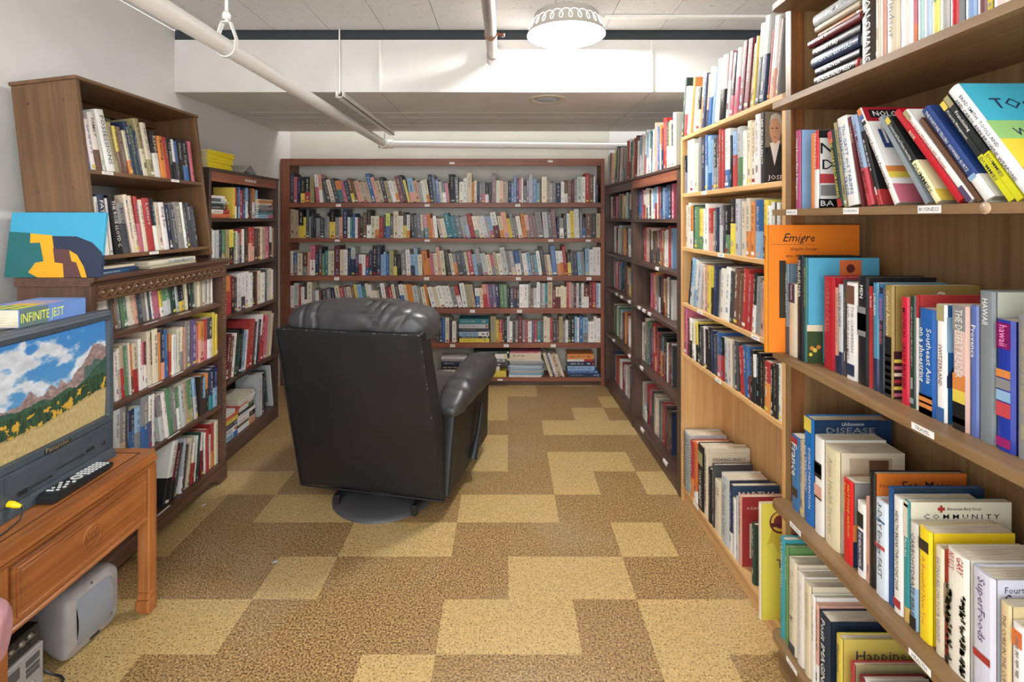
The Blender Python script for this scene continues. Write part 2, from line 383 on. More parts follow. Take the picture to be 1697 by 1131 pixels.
# ceiling lamp
e = empty('ceiling_lamp', 'lit drum ceiling lamp with looped scroll cut-outs around its shade', 'ceiling light', Matrix.Translation((.305, 2.60, ZC)))
shade = mat('lamp_shade_metal', rgb(188, 182, 174), .5); inner = mat('lamp_shade_white', rgb(250, 248, 244), .5)
p = MB(); n = 72
p.lathe([(.160, -.002), (.163, -.008), (.199, -.098), (.200, -.103)], n=n, m=shade)
p.lathe([(.1985, -.103), (.1975, -.098), (.161, -.008), (.158, -.003)], n=n, m=inner)
p.lathe([(.200, -.103), (.1985, -.103)], n=n, m=shade)
p.lathe([(.160, -.003), (0, -.003)], n=n, m=inner)
p.lathe([(0, -.0005), (.162, -.0005), (.160, -.004)], n=n, m=shade)
p.build('lamp_shade', e)
p = MB(); glow = mat('lit_cutout', (1, 1, 1), .5, emit=(1, .98, .95), es=2.0)
loops = 26
for k in range(loops):
    a0 = 2 * math.pi * k / loops; pts = []
    for q in range(15):
        tt = q / 14; ph = 2 * math.pi * tt
        a = a0 + (tt - .5) * 2 * math.pi / loops * 1.0 - .10 * math.sin(ph) ; hgt = .5 - .5 * math.cos(ph)
        z = -.082 + .052 * hgt; rad = .163 + (.199 - .163) * (-.008 - z) / .090 + .0012
        pts.append((rad * math.cos(a), rad * math.sin(a), z))
    p.tube(pts, .0009, 5, m=glow)
p.build('scroll_cutout', e)
p = MB(); p.tube([(0, 0, -.003), (0, 0, -.030)], .020, 16); p.tube([(0, 0, -.03), (0, 0, -.062)], .006, 10); p.lathe([(0, -.082), (.006, -.080), (.009, -.072), (.006, -.064), (0, -.062)], n=12)
for k in range(3):
    a = R(50 + 120 * k); p.tube([(.012 * math.cos(a), .012 * math.sin(a), -.022), (.045 * math.cos(a), .045 * math.sin(a), -.030)], .012, 12)
p.build('socket_cluster', e, mat('lamp_socket', rgb(190, 188, 184), .4))
bulbm = mat('lit_bulb', (1, 1, 1), .5, emit=(1, .97, .93), es=60)
for k in range(3):
    a = R(50 + 120 * k); p = MB()
    p.tube([(.047 * math.cos(a), .047 * math.sin(a), -.031), (.058 * math.cos(a), .058 * math.sin(a), -.034), (.075 * math.cos(a), .075 * math.sin(a), -.039), (.095 * math.cos(a), .095 * math.sin(a), -.044), (.104 * math.cos(a), .104 * math.sin(a), -.046)], .02, 14, radii=[.012, .018, .025, .022, .008])
    p.build('bulb', e, bulbm)
for k in range(3):
    a = R(50 + 120 * k)
    l = bpy.data.lights.new('bulb_light', 'POINT'); l.energy = LAMP_W / 3; l.shadow_soft_size = .03; l.color = (1, .98, .95)
    o = bpy.data.objects.new('bulb_light', l); COL.objects.link(o); o.location = (.305 + .08 * math.cos(a), 2.60 + .08 * math.sin(a), ZC - .075)

# ------------------------------------------------------------------ bookcases
def case_part(e, name, boxes, m, bev=0.0015, label=None):
    b = MB()
    for q in boxes: b.box(*q, bev=bev)
    o = b.build(name, e, m)
    if label: o['label'] = label
    return o
def shelf_cards(sh, cards, z0, z1, w_=0.03, d=0.0, texts=None):
    """paper labels stuck on the front edge of shelf SH; CARDS: positions along s"""
    for k, s_ in enumerate(cards):
        b = MB(); h_ = (z1 - z0); zz = z0 + h_ * .1
        b.box(s_ - w_ / 2, s_ + w_ / 2, d - .0008, d, zz, z1 - h_ * .1, m=M_CARD)
        t = texts[k] if texts else None
        if t:
            vs, fs, tw = text_geo(t); size = min((z1 - z0) * .62, w_ * .86 / tw)
            put_text(b, t, (s_ - tw * size / 2, d - .0011, (zz + z1) / 2 - size * .42), (1, 0, 0), (0, 0, 1), size=size, m=M_INK)
        else:
            for q in range(5): b.box(s_ - w_ * .3 + q * w_ * .12, s_ - w_ * .3 + q * w_ * .12 + w_ * .08, d - .0011, d - .0008, zz + h_ * .3, zz + h_ * .5, m=mat_grey)
        b.build('label_card', sh)
mat_grey = mat('faint_print', rgb(150, 150, 154), .6)

# --- back wall bookcase
FB = Frame((-1.832, 4.11, 0), (1, 0, 0)); LB = 2.627
eb = empty('bookcase', 'wide reddish-brown bookcase covering the back wall behind the recliner', 'bookcase', FB.M)
for x in ((0, .073), (LB - .03, LB)):
    case_part(eb, 'side_panel', [(x[0], x[1], 0, .19, 0, 1.844)], W_RED[2])
case_part(eb, 'top_rail', [(.073, LB - .03, 0, .02, 1.786, 1.844), (.073, LB - .03, .02, .19, 1.826, 1.844)], W_RED[0])
case_part(eb, 'plinth', [(.073, LB - .03, .02, .04, 0, .036)], W_DARK[0])
BACK_Z = [1.487, 1.199, .895, .631, .350, .068]
BACK_CARDS = [[561, 708, 858], [559, 708, 913, 975], [558, 707, 859, 911, 976], [783, 861], [750, 839, 917], [829]]
for z, th, cards in zip(BACK_Z, (.039, .035, .044, .044, .042, .032), BACK_CARDS):
    sh = case_part(eb, 'shelf', [(.073, LB - .03, 0, .185, z - th, z)], W_RED[0])
    shelf_cards(sh, [FB.at(q) for q in cards], z - th + .004, z - .010, .04)
sh = case_part(eb, 'cornice_label', [(FB.at(749) - .02, FB.at(749) + .02, -.001, 0, 1.80, 1.815), (FB.at(912) - .02, FB.at(912) + .02, -.001, 0, 1.815, 1.83)], M_CARD, 0)
# --- dark bookcase of two bays on the right
FD = Frame((.795, 4.10, 0), (.049, -1.633, 0)); LD = 1.634
ed = empty('bookcase', 'dark-stained two-bay bookcase on the right, next to the back bookcase', 'bookcase', FD.M)
mid = FD.at(1047)
for x in ((0, .028), (mid - .018, mid + .018), (LD - .043, LD)):
    case_part(ed, 'side_panel', [(x[0], x[1], 0, .225, 0, 1.62)], W_DARK[2])
case_part(ed, 'back_panel', [(.028, LD - .043, .215, .225, 0, 1.62)], W_DARK[2], 0)
for a, b_ in ((.028, mid - .018), (mid + .018, LD - .043)):
    case_part(ed, 'top_rail', [(a, b_, 0, .018, 1.55, 1.605)], W_RED[0] if a > .1 else W_DARK[0])
case_part(ed, 'top_board', [(-.002, LD, -.006, .225, 1.605, 1.622)], W_DARK[0])
DZ = [1.357, 1.087, .808, .445, .070]
DC = {0: [], 1: [1088], 2: [1058, 1066, 1075, 1021, 1029, 1042], 3: [1062, 1016, 1042], 4: [1063, 1101]}
for i, z in enumerate(DZ):
    for a, b_ in ((.028, mid - .018), (mid + .018, LD - .043)):
        sh = case_part(ed, 'shelf', [(a, b_, 0.003, .215, z - .02, z)], W_DARK[0])
        for q in DC[i]:
            sq = FD.at(q)
            if a < sq < b_:
                b = MB(); b.box(sq - .03, sq + .03, .0035, .0115, z, z + .0008, m=M_CARD); b.box(sq - .03, sq + .03, .0022, .003, z - .016, z, m=M_CARD); b.build('label_card', sh)
case_part(ed, 'plinth', [(.028, mid - .018, .004, .02, 0, .05), (mid + .018, LD - .043, .004, .02, 0, .05)], W_DARK[0])
# --- pine bookcase
PN0, PN1 = Vector((.8445, 2.458, 0)), Vector((.862, 1.565, 0))
FP = Frame(PN0, PN1 - PN0); LP = (PN1 - PN0).length
ep = empty('bookcase', 'pale pine bookcase standing between the dark bookcase and the brown one', 'bookcase', FP.M)
for x in ((0, .02), (LP - .022, LP)):
    case_part(ep, 'side_panel', [(x[0], x[1], 0, .20, 0, 1.751)], W_PINE[2])
case_part(ep, 'back_panel', [(.02, LP - .022, .193, .20, 0, 1.751)], W_PINE[2], 0)
PZ = [1.751, 1.478, 1.222, .957, .714, .080]
PC = {1: [1167], 2: [1195], 3: [1160, 1252], 4: [1190], 5: [1153]}
for i, z in enumerate(PZ):
    th = .018
    sh = case_part(ep, 'shelf', [(.02 if i else -.002, LP - .022 if i else LP, .0, .193, z - th, z)], W_PINE[0])
    if i in PC: shelf_cards(sh, [FP.at(q) for q in PC[i]], z - th, z, .055, 0)
case_part(ep, 'plinth', [(.02, LP - .022, .008, .026, 0, .062)], W_PINE[0])
# --- brown bookcase, nearest on the right
FN = Frame((.80, 1.53, 0), (0, -1, 0)); LN = 1.02
en = empty('bookcase', 'large brown oak-veneer bookcase nearest on the right with rounded overhanging shelves', 'bookcase', FN.M)
case_part(en, 'side_panel', [(-.03, 0, .058, .29, 0, 2.15)], W_BRN[2]); case_part(en, 'side_panel', [(LN, LN + .03, .058, .29, 0, 2.15)], W_BRN[2])
case_part(en, 'back_panel', [(0, LN, .283, .29, 0, 2.15)], W_BRN[2], 0)
case_part(en, 'side_cleat', [(0, .0015, .058, .098, .0, 2.15)], wood('rough_cleat', rgb(150, 98, 52), rgb(98, 60, 32), 2), .0005)
NZ = [2.004, 1.706, 1.386, .960, .508, .112]
NT = {2: ([1312, 1410, 1540], ['FINANCES', 'ECONOMICS', 'BUSINESS']), 3: ([1529], ['TRAVEL']), 4: ([1318, 1524], ['WELLNESS', 'HEALTH']), 5: ([1312], [None])}
for i, z in enumerate(NZ):
    th = .018
    b = MB(); pts = [(0, .283), (0, .052), (-.012, .045), (-.016, .030), (-.012, .014), (.0, .003), (.015, 0), (LN, 0), (LN, .283)]
    b.prism(pts, 2, z - th, z); sh = b.build('shelf', en, W_BRN[0])
    if i in NT:
        cs, tx = NT[i]
        for q, t in zip(cs, tx):
            sq = FN.at(q); shelf_cards(sh, [sq], z - th + (.0 if i < 3 else .002), z, .052, 0, [t] if t else None)
b = MB()
cx = FN.at(1633)
b.lathe([(.0, 0), (.0105, 0), (.0105, .0006), (0, .0006)], n=24, M=Matrix.Translation((cx, -.0002, 1.377)) @ Matrix.Rotation(R(90), 4, 'X')); b.build('plastic_disc', en, mat('clear_film', rgb(186, 160, 130), .15))
case_part(en, 'plinth', [(0, LN, .02, .038, 0, .094)], W_BRN[0])

# --- carved cabinet, left
FA = Frame((-1.467, 1.787, 0), (0, 1, 0)); LA = .866
ea = empty('bookcase', 'carved dark walnut bookcase beside the television, hutch standing on top', 'bookcase', FA.M)
for x in ((0, .03), (LA - .035, LA)): case_part(ea, 'side_panel', [(x[0], x[1], 0, .26, 0, 1.12)], W_CAR[2])
case_part(ea, 'back_panel', [(.03, LA - .035, .25, .26, 0, 1.12)], W_CAR[2], 0)
b = MB(); b.prism([(-.018, 1.150), (-.018, 1.136), (-.008, 1.130), (-.004, 1.12), (.262, 1.12), (.262, 1.150)], 0, -.008, LA + .012); b.build('top_board', ea, W_CAR[0])
b = MB(); b.box(.03, LA - .035, 0, .014, 1.060, 1.12, m=W_CAR[0])
for ph in (0, math.pi):
    pts = [(.035 + (LA - .075) * k / 160, -.002, 1.09 + .016 * math.sin(ph + k / 160 * 2 * math.pi * 9.5)) for k in range(161)]
    b.tube(pts, .0028, 6, m=W_HUT[0])
for k in range(19):
    xx = .035 + (LA - .075) * (k + .5) / 19; b.add([(xx - .012, -.001, 1.09), (xx, -.001, 1.081), (xx + .012, -.001, 1.09), (xx, -.001, 1.099), (xx, -.006, 1.09)], [(0, 1, 4), (1, 2, 4), (2, 3, 4), (3, 0, 4)], m=W_HUT[0])
b.box(.03, LA - .035, -.004, 0, 1.110, 1.116, m=W_HUT[0]); b.box(.03, LA - .035, -.004, 0, 1.064, 1.069, m=W_HUT[0])
b.build('carved_frieze', ea)
b = MB()
for k in range(72):
    z = .12 + k * .0138
    for xx in (LA - .0245, LA - .008): b.lathe([(0, .0045), (.003, .003), (.0045, 0)], n=6, M=Matrix.Translation((xx, 0, z)) @ Matrix.Rotation(R(90), 4, 'X'))
b.build('beading', ea, W_HUT[0])
AZ = [.925, .660, .398, .100]
for i, z in enumerate(AZ):
    sh = case_part(ea, 'shelf', [(.03, LA - .035, .006 if i < 3 else .0, .25, z - .02, z)], W_CAR[0])
    for q in {0: [255, 310], 1: [262, 298], 2: [292], 3: [275]}[i]:
        sq = FA.at(q); b = MB(); b.box(sq - .04, sq + .04, .0065, .0145, z, z + .0008, m=M_CARD); b.build('label_card', sh)
b = MB(); b.prism([(0, 0), (.06, 0), (.075, .03), (.12, .045), (LA - .14, .045), (LA - .09, .03), (LA - .07, 0), (LA, 0), (LA, .082), (0, .082)], 1, -.004, .014); b.build('plinth', ea, W_CAR[0])
# --- hutch leaning back on the cabinet
ln_ = R(6.6)
FH = Frame((-1.478, 1.83, 1.1790), (0, 1, 0), u=(-math.sin(ln_), 0, math.cos(ln_))); LH = .72
eh = empty('hutch', 'small brown open hutch leaning back on top of the carved bookcase', 'bookcase', FH.M)
for x in ((0, .018), (LH - .018, LH)): case_part(eh, 'side_panel', [(x[0], x[1], 0, .236, 0, .690)], W_HUT[2])
b = MB(); b.box(-.006, LH + .006, -.006, .24, .690, .704, bev=.003); b.build('top_board', eh, W_HUT[0])
case_part(eh, 'back_panel', [(LH * .62, LH - .018, .226, .230, .02, .69)], W_HUT[2], 0)
case_part(eh, 'top_rail', [(.018, LH - .018, .20, .222, .655, .69)], W_HUT[0])
HZ = [.363, .044]
for z, cs in zip(HZ, ([178, 290], [255])):
    sh = case_part(eh, 'shelf', [(.018, LH - .018, .0, .226, z - .016, z)], W_HUT[0]); shelf_cards(sh, [FH.at(q, z) for q in cs], z - .015, z - .001, .055)
b = MB()
for (s_, z_) in ((0, .62), (0, .30)):
    for d_ in (.05, .18): b.lathe([(0, .002), (.004, .002), (.006, 0)], n=12, M=Matrix.Translation((0, d_, z_)) @ Matrix.Rotation(R(-90), 4, 'Y'))
b.build('screw_cap', eh, W_CAR[0])
# --- dark tower bookcase, left rear
FT = Frame((-1.565, 2.668, 0), (0, 1, 0)); LT = .808
et = empty('bookcase', 'tall dark brown bookcase on the left between the carved one and back wall', 'bookcase', FT.M)
for x in ((0, .022), (LT - .024, LT)): case_part(et, 'side_panel', [(x[0], x[1], 0, .24, 0, 1.627)], W_DARK[2])
case_part(et, 'back_panel', [(.022, LT - .024, .23, .24, 0, 1.627)], W_DARK[2], 0)
case_part(et, 'top_board', [(-.002, LT + .002, -.004, .24, 1.612, 1.630)], W_DARK[0])
b = MB(); b.box(.022, LT - .024, 0, .016, 1.560, 1.612, m=W_RED[0]); 
for k in range(4): b.tube([(.38 + .035 * k + .012 * math.cos(a), -.001, 1.587 + .006 * math.sin(a)) for a in [R(30 * q) for q in range(13)]], .0016, 5, m=M_WHITE)
b.build('top_rail', et)
TZ = [1.360, 1.094, .812, .437, .085]
for z in TZ: case_part(et, 'shelf', [(.022, LT - .024, .003, .23, z - .02, z)], W_DARK[0])
case_part(et, 'plinth', [(.022, LT - .024, .0, .016, 0, .065)], W_DARK[0])

FB.lo, FB.hi = .073, LB - .03
FD.lo, FD.hi = .028, LD - .043
FP.lo, FP.hi = .02, LP - .022
FN.lo, FN.hi = 0, LN
FA.lo, FA.hi = .03, LA - .035
FH.lo, FH.hi = .018, LH - .018
FT.lo, FT.hi = .022, LT - .024
# ------------------------------------------------------------------ books
BR = random.Random(11)
ORD = 'first second third fourth fifth sixth seventh eighth ninth tenth eleventh twelfth thirteenth fourteenth fifteenth sixteenth seventeenth eighteenth nineteenth'.split()
TEN = {20: 'twent', 30: 'thirt', 40: 'fort', 50: 'fift', 60: 'sixt', 70: 'sevent', 80: 'eight', 90: 'ninet'}
def ordn(n):
    if n < 20: return ORD[n - 1]
    t, u = n // 10 * 10, n % 10
    return TEN[t] + 'ieth' if u == 0 else TEN[t] + 'y-' + ORD[u - 1]
def vary(c, k=.10):
    f = 1 + BR.uniform(-k, k); return tuple(max(0, min(1, x * f * (1 + BR.uniform(-.04, .04)))) for x in c)
def lum(c): return .3 * c[0] + .6 * c[1] + .1 * c[2]
def ink_for(c):
    if lum(c) > .25: return BR.choice([PAL['bk'], PAL['nv'], PAL['dr'], PAL['bk'], PAL['dg'], PAL['bl']])
    return BR.choice([PAL['wh'], PAL['cr'], PAL['wh'], PAL['cr'], PAL['lb'], PAL['lg'], PAL['ol']])
KINDS = {}
def book_mesh(t, h, d, c1, c2=None, frac=.35, hard=True, near=False, title=None, tcol=None, cover=None, marks=True, gloss=False, tsize=None, tz=None, bands=(), title2=None, covercol=None, spiral=False):
    """x 0..t thickness, y 0..d depth (spine at 0), z 0..h. Returns (cover MB, pages MB)"""
    mm = M_GLOSS if gloss else M_MATTE
    b = MB(); pg = MB(); e = .0028 if hard else .0007; e = min(e, t * .2); ov = .0032 if hard else .0004
    bul = min(.004, t * .12) if (near and t > .012) else 0
    zs = [(0, h, c1)] if c2 is None else [(0, h * frac, c2), (h * frac, h, c1)]
    for z0, z1, cc in zs:
        side = covercol if covercol else cc
        b.box(0, e, .002, d, z0, z1, cc, mm); b.box(t - e, t, .002, d, z0, z1, side, mm)
        if bul:
            n = 6; pts = [(t * k / n, .002 - (bul + .002) * (1 - (2 * k / n - 1) ** 2) ** .5) for k in range(n + 1)] + [(t, .0035), (0, .0035)]
            b.prism(pts, 2, z0, z1, cc, mm)
        else: b.box(0, t, 0, .003, z0, z1, cc, mm)
    pg.box(e, t - e, .003, d - ov - .001, ov, h - ov, PAGE, M_PAGE)
    y = -bul - .0004
    def quad(x0, x1, z0, z1, c, yy=y): b.add([(x0, yy, z0), (x1, yy, z0), (x1, yy, z1), (x0, yy, z1)], [(0, 1, 2, 3)], c, mm)
    for (z0, z1, cc) in bands:
        k = .02 if bul else .0
        quad(t * (.12 if bul else 0), t * (.88 if bul else 1), z0 * h, z1 * h, PAL.get(cc, cc) if isinstance(cc, str) else cc, y + .0001)
    if title:
        tc = PAL[tcol] if isinstance(tcol, str) else (tcol or ink_for(c1))
        lines = title.split('|'); L = h * .78 if tz is None else h * (tz[1] - tz[0]); top = h * .9 if tz is None else h * tz[1]
        nl = len(lines)
        for q, s in enumerate(lines):
            vs, fs, w_ = text_geo(s, .006)
            sz = (tsize or .62) * t / nl; xs = min(1.25, L / (w_ * sz)); 
            if xs < .62: sz *= max(xs / .62, .45); xs = L / (w_ * sz)
            xc = t * (1 - (q + .5) / nl) - sz * .34
            xc = t * (.5 + (.5 - (q + .5) / nl) * .8) - sz * .34
            put_text(b, s, (xc, y - .0002, top), (0, 0, -1), (1, 0, 0), size=sz, xs=xs, col=tc, m=mm, bold=.006)
    if title2:
        tx, tcc, z0, z1, zs_ = title2; vs, fs, w_ = text_geo(tx, .006); sz = zs_ * t; L = (z1 - z0) * h
        put_text(b, tx, (t * .5 - sz * .36, y - .0003, z1 * h), (0, 0, -1), (1, 0, 0), size=sz, xs=min(1.4, L / (w_ * sz)), col=PAL[tcc], m=mm, bold=.006)
    if title: pass
    elif marks and t > .007:
        tc = ink_for(c1); q_ = BR.uniform(.5, .85); tc = tuple(a_ * q_ + b_ * (1 - q_) for a_, b_ in zip(tc, c1)); wdt = min(t * BR.uniform(.2, .36), .013); z = h * BR.uniform(.86, .93); end = h * BR.uniform(.3, .5); x0 = (t - wdt) / 2
        lower = c2 is not None and h * frac
        if True:
            wdt = max(wdt, min(.0055, t * .5)) if not near else wdt; x0 = (t - wdt) / 2
            while z > end:
                for _ in range(BR.randint(3, 8)):
                    l = wdt * BR.uniform(.3, .5)
                    if z - l < end: break
                    quad(x0 + (0 if BR.random() < .6 else wdt * .3), x0 + wdt * BR.choice([1, 1, .7]), z - l, z, tc); z -= l * 1.35
                z -= wdt * .8
        else:
            for _ in range(BR.randint(1, 3)):
                l = h * BR.uniform(.1, .25)
                if z - l < end: break
                quad(x0, x0 + wdt, z - l, z, tc); z -= l + h * .03
        z2 = h * BR.uniform(.2, .28)
        if BR.random() < .6: quad(t * .35, t * .65, z2 - h * .1, z2, tc)
        if BR.random() < .45: quad(t * .2, t * .8, h * .04, h * .04 + min(t * .7, .012), BR.choice([PAL['wh'], PAL['rd'], PAL['ye'], tc]))
    if cover: cover(b, t, h, d, mm)
    if spiral:
        for q in range(int(h / .012)):
            zz = .008 + q * .012; b.tube([(t * .1, .006, zz), (t * .0, -.004, zz), (t * .5, -.009, zz), (t * 1.0, -.004, zz), (t * .9, .006, zz)], .0012, 5, col=PAL['dg'], m=mm)
    return b, pg
def place_book(fr, s, z, inset, t, h, d, lean, hard, kind, label, group, near=False, parts=False, flat=None, **kw):
    """flat: lie the book down; its spine runs along the shelf, length h; s is its left end"""
    b, pg = book_mesh(t, h, d, hard=hard, near=near, **kw)
    if flat is not None:
        L = Matrix.Translation((s, inset, z)) @ Matrix.Rotation(flat, 4, 'Z') @ Matrix.Translation((0, 0, t)) @ Matrix.Rotation(R(90), 4, 'Y') 
        # after the turn: local x -> down, z -> along s ; shift so that the book occupies s..s+h and z..z+t
        L = Matrix.Translation((s, inset, z)) @ Matrix.Rotation(flat, 4, 'Z') @ Matrix(((0, 0, -1, h), (0, 1, 0, 0), (1, 0, 0, 0), (0, 0, 0, 1)))
    else:
        th = lean
        if th >= 0:   # top leans to the left
            L = Matrix.Translation((s, inset, z)) @ Matrix.Rotation(-th, 4, 'Y')
        else:         # top leans to the right: pivot at the right bottom corner
            L = Matrix.Translation((s + t * math.cos(th), inset, z)) @ Matrix.Rotation(-th, 4, 'Y') @ Matrix.Translation((-t, 0, 0))
    M = fr.M @ L
    if parts:
        o = b.build(kind); o.matrix_world = M; pg.build('page_block', o)
    else:
        n = len(b.v)
        b.add(pg.v, pg.f, PAGE, M_PAGE); o = b.build(kind); o.matrix_world = M
    tag(o, label, 'book', group); KINDS[kind] = KINDS.get(kind, 0) + 1
    return o
TOK = re.compile(r'^([a-z]{2})(?:/([a-z]{2}))?([\d.]*)(?:\^([\d.]+))?(.*)$')
def parse(spec, h0):
    out = []; lean = 0
    for tk in spec.split():
        if tk[0] == '<': lean = R(float(tk[1:])); continue
        if tk[0] == '>': lean = -R(float(tk[1:])); continue
        if tk == '|': lean = 0; continue
        if tk[0] == '_': out.append(('gap', float(tk[1:]))); continue
        m_ = TOK.match(tk); c1, c2, w_, h_, ex = m_.groups()
        out.append(('book', c1, c2, float(w_ or 4), (float(h_) if h_ else h0 * BR.uniform(.94, 1.06)) / 100, lean, ex[1:].replace('_', ' ') if ex else None))
    return out
def shelf_row(fr, z, px0, px1, spec, h0, shelf, case, depth=.15, inset=.012, near=False, parts=False, kindset=None, jit=.006, group=None, tmax=.052, maxh=None):
    items = parse(spec, h0); tot = sum(i[1] if i[0] == 'gap' else i[3] for i in items)
    px = px0; prev = fr.at(px0, z, inset); s_start = prev; want = []
    for it in items:
        w_ = it[1] if it[0] == 'gap' else it[3]
        px += w_ / tot * (px1 - px0); s2 = fr.at(px, z, inset); want.append(s2 - prev); prev = s2
    s_end = prev
    it2, w2 = [], []
    for it, w_ in zip(items, want):
        n = math.ceil(w_ * math.cos(it[5]) / tmax) if it[0] == 'book' and w_ * math.cos(it[5]) > tmax else 1
        for q in range(n):
            if q == 0 or it[0] == 'gap': it2.append(it)
            else:
                a, b_ = BR.choice([(it[1], None), (it[2] or it[1], None), (BR.choice(['cr', 'wh', 'gy', 'dg', 'tn', 'br', 'lg', 'dn', 'nv', 'dr']), None), (BR.choice(['wh', 'cr', 'bk', 'lb', 'pc']), it[1])])
                it2.append(('book', a, b_, it[3], it[4] * BR.uniform(.9, 1.0), it[5], None))
            w2.append(w_ / n * (BR.uniform(.8, 1.2) if n > 1 else 1))
    items, want = it2, w2
    topmost = z > 1.6 or (fr is FP and z > 1.7)
    if not topmost:
        s_start = max(s_start, fr.lo + .001); s_end = min(s_end, fr.hi - .001)
    if maxh:
        items = [it if it[0] == 'gap' else (*it[:4], min(it[4], maxh / math.cos(it[5]) - .004 - .03 * abs(math.sin(it[5]))), *it[5:]) for it in items]
    def pack(k):
        x = s_start; pos = []; pl = 0; pt = 0; ph = 0; prevlean = 0; low = s_start
        for it, w_ in zip(items, want):
            if it[0] == 'gap': x += w_ * k; prevlean = 0; ph = 0; pos.append(None); continue
            h, th = it[4], it[5]; t = max(.004, w_ * k * math.cos(th))
            if th > 0 and not pos and not topmost: x = max(x, fr.lo + .002 + h * math.sin(th))
            if th >= 0:
                if prevlean >= 0:
                    dth = math.tan(th) - math.tan(prevlean)
                    if dth > 0 and ph: x += min(ph * math.cos(prevlean), h * math.cos(th)) * dth
                else: x += min(ph * math.cos(prevlean), h) * (math.tan(-prevlean) + math.tan(th))
                pos.append((x, t)); x += t / math.cos(th) + .0004
            else:
                if prevlean < 0 and -th < -prevlean: x += min(ph, h) * math.cos(th) * (math.tan(-prevlean) - math.tan(-th))
                if prevlean >= 0 and ph == 0: pass
                # left-bottom corner is raised; its left face crosses z=0 at x
                x2 = x + t / math.cos(th); pos.append((x2 - t * math.cos(th), t)); x = x2 + .0004
            ph, prevlean = h, th
        if prevlean < 0 and not topmost: x = max(x, x + ph * math.sin(-prevlean) - (fr.hi - s_end) )
        return pos, x
    lo, hi = .2, 2.0
    for _ in range(30):
        k = (lo + hi) / 2
        if pack(k)[1] > s_end: hi = k
        else: lo = k
    pos, _ = pack(lo)
    books = [(it, p) for it, p in zip(items, pos) if p]
    n = len(books)
    for i, (it, (x, t)) in enumerate(books):
        _, c1, c2, w_, h, th, ttl = it
        hard = h > .2 and (t > .026 or BR.random() < .25)
        kind = ('hardcover_book' if BR.random() < .5 else 'clothbound_book') if hard else ('pocket_paperback' if h < .187 else 'slim_paperback' if t < .022 else 'paperback_book')  # hardcovers take one of two names at random, whatever the binding
        if kindset: kind = kindset; hard = False
        def cn(q): 
            a, b_ = q[1], q[2]; return CNAME[a] + ('-and-' + CNAME[b_] if b_ else '')
        word = 'hardcover' if hard else 'paperback'
        A = [cn(it), word]
        if th > .06 : A = ['leaning'] + A
        elif th < -.06: A = ['slanting'] + A
        nb = []
        if i > 0: nb.append(CNAME[books[i - 1][0][1]])
        if i < n - 1: nb.append(CNAME[books[i + 1][0][1]])
        mid = ['between', nb[0], 'and', nb[1] + ','] if len(nb) == 2 else (['beside', nb[0] + ','] if nb else [])
        lab = ' '.join(A + mid + [ordn(i + 1), 'from', 'left,', shelf, 'of', case])
        if len(lab.split()) > 16: lab = ' '.join(A[-2:] + mid + [ordn(i + 1), 'from', 'left,', shelf, case])
        col = vary(PAL[c1]); 
        place_book(fr, x, z + .0003, inset + BR.uniform(0, jit), t - .0003, h, min(depth - jit, depth * BR.uniform(.88, 1.0)) if h > .18 else min(depth - jit, .115),
                   th, hard, kind, lab, group or f'books on the {shelf} of the {case}', near=near, parts=parts,
                   c1=col, c2=vary(PAL[c2]) if c2 else None, frac=BR.uniform(.3, .6) if c2 else .3, gloss=BR.random() < .4, title=ttl or None)
def stack(fr, z, px0, items, shelf, case, inset=.01, depth=.15, near=False, kind='hardcover_book', what='book', word='hardcover', cat='book', tops=None, order0=1, titles=None, total=None):
    """ITEMS bottom to top: (colour, thickness, length, shift, turn)"""
    n = total or len(items); s0 = max(fr.at(px0, z, inset), fr.lo + .004)
    for i, it in enumerate(items):
        c, t, L = it[:3]; sh = it[3] if len(it) > 3 else BR.uniform(0, .006); tr = R(it[4]) if len(it) > 4 else 0
        c1, c2 = (c.split('/') + [None])[:2]
        where = 'topmost' if i == n - 1 else ('bottom' if i == 0 else ordn(i + 1) + ' from bottom')
        lab = f'{CNAME[c1]}{"-and-" + CNAME[c2] if c2 else ""} {what} lying flat, {where} of {shelf} of {case}'
        place_book(fr, s0 + sh, z + .0004, inset + (it[5] if len(it) > 5 else BR.uniform(0, .005)), t - .0006, L, depth * BR.uniform(.9, 1), 0, word == 'hardcover', kind, lab, f'{shelf} of the {case}', near=near, parts=near, flat=tr,
                   c1=vary(PAL[c1]), c2=PAL[c2] if c2 else None, title=titles[i] if titles else None, gloss=BR.random() < .4, marks=t > .008)
        z += t

BK = 'back bookcase'
shelf_row(FB, 1.487, 480, 991, "dg4^24 pk4^21 nv4^19 bk/ye5^21 bk/rd6^21 ol5^21 <5 wh/pk8^23 <14 dg5^20 cr5^19 dg5^20 og/tl6^18 pk4^18 dg5^18 br/ye8^20 pc6^18 tn6^17 tn4^17 bl5^24 pc4^21 tn6^18 dg5^21 ol5^18 wh5^18 cr/og4^18 dr6^22 dg3^23 ye3^19 <10 lb/pc7^20 pc5^18 gy4 wh4^18 cr/og4^19 <6 nv9^23 bl4^19 cr3^17 dg/wh4^17 pk4^16 <3 bk7^23 dg4^21 | cr5^17 wh4^20 cr6^24 og3 cr3 nv3 dg3 gy/pk4 bk/wh4^16 dg4 dr5^24 cr4^18 pc4^18 tn4 gy2 nv4 bl3 bl3^22 pu3^20 rd3^20 wh2^20 bk4^14 pu3^20 lg4^23 bl5^20 tl4^16 br2 cr6^21 tn3^18 gy4 gy4 nv6^16 wh4^17 br/wh4^18 br4^18 dr4^18 gy3^20 lg6^21 wh4^21 rd5^24 br5^23 wh2^21 nv3^16", 17, 'top shelf', BK, maxh=.27)
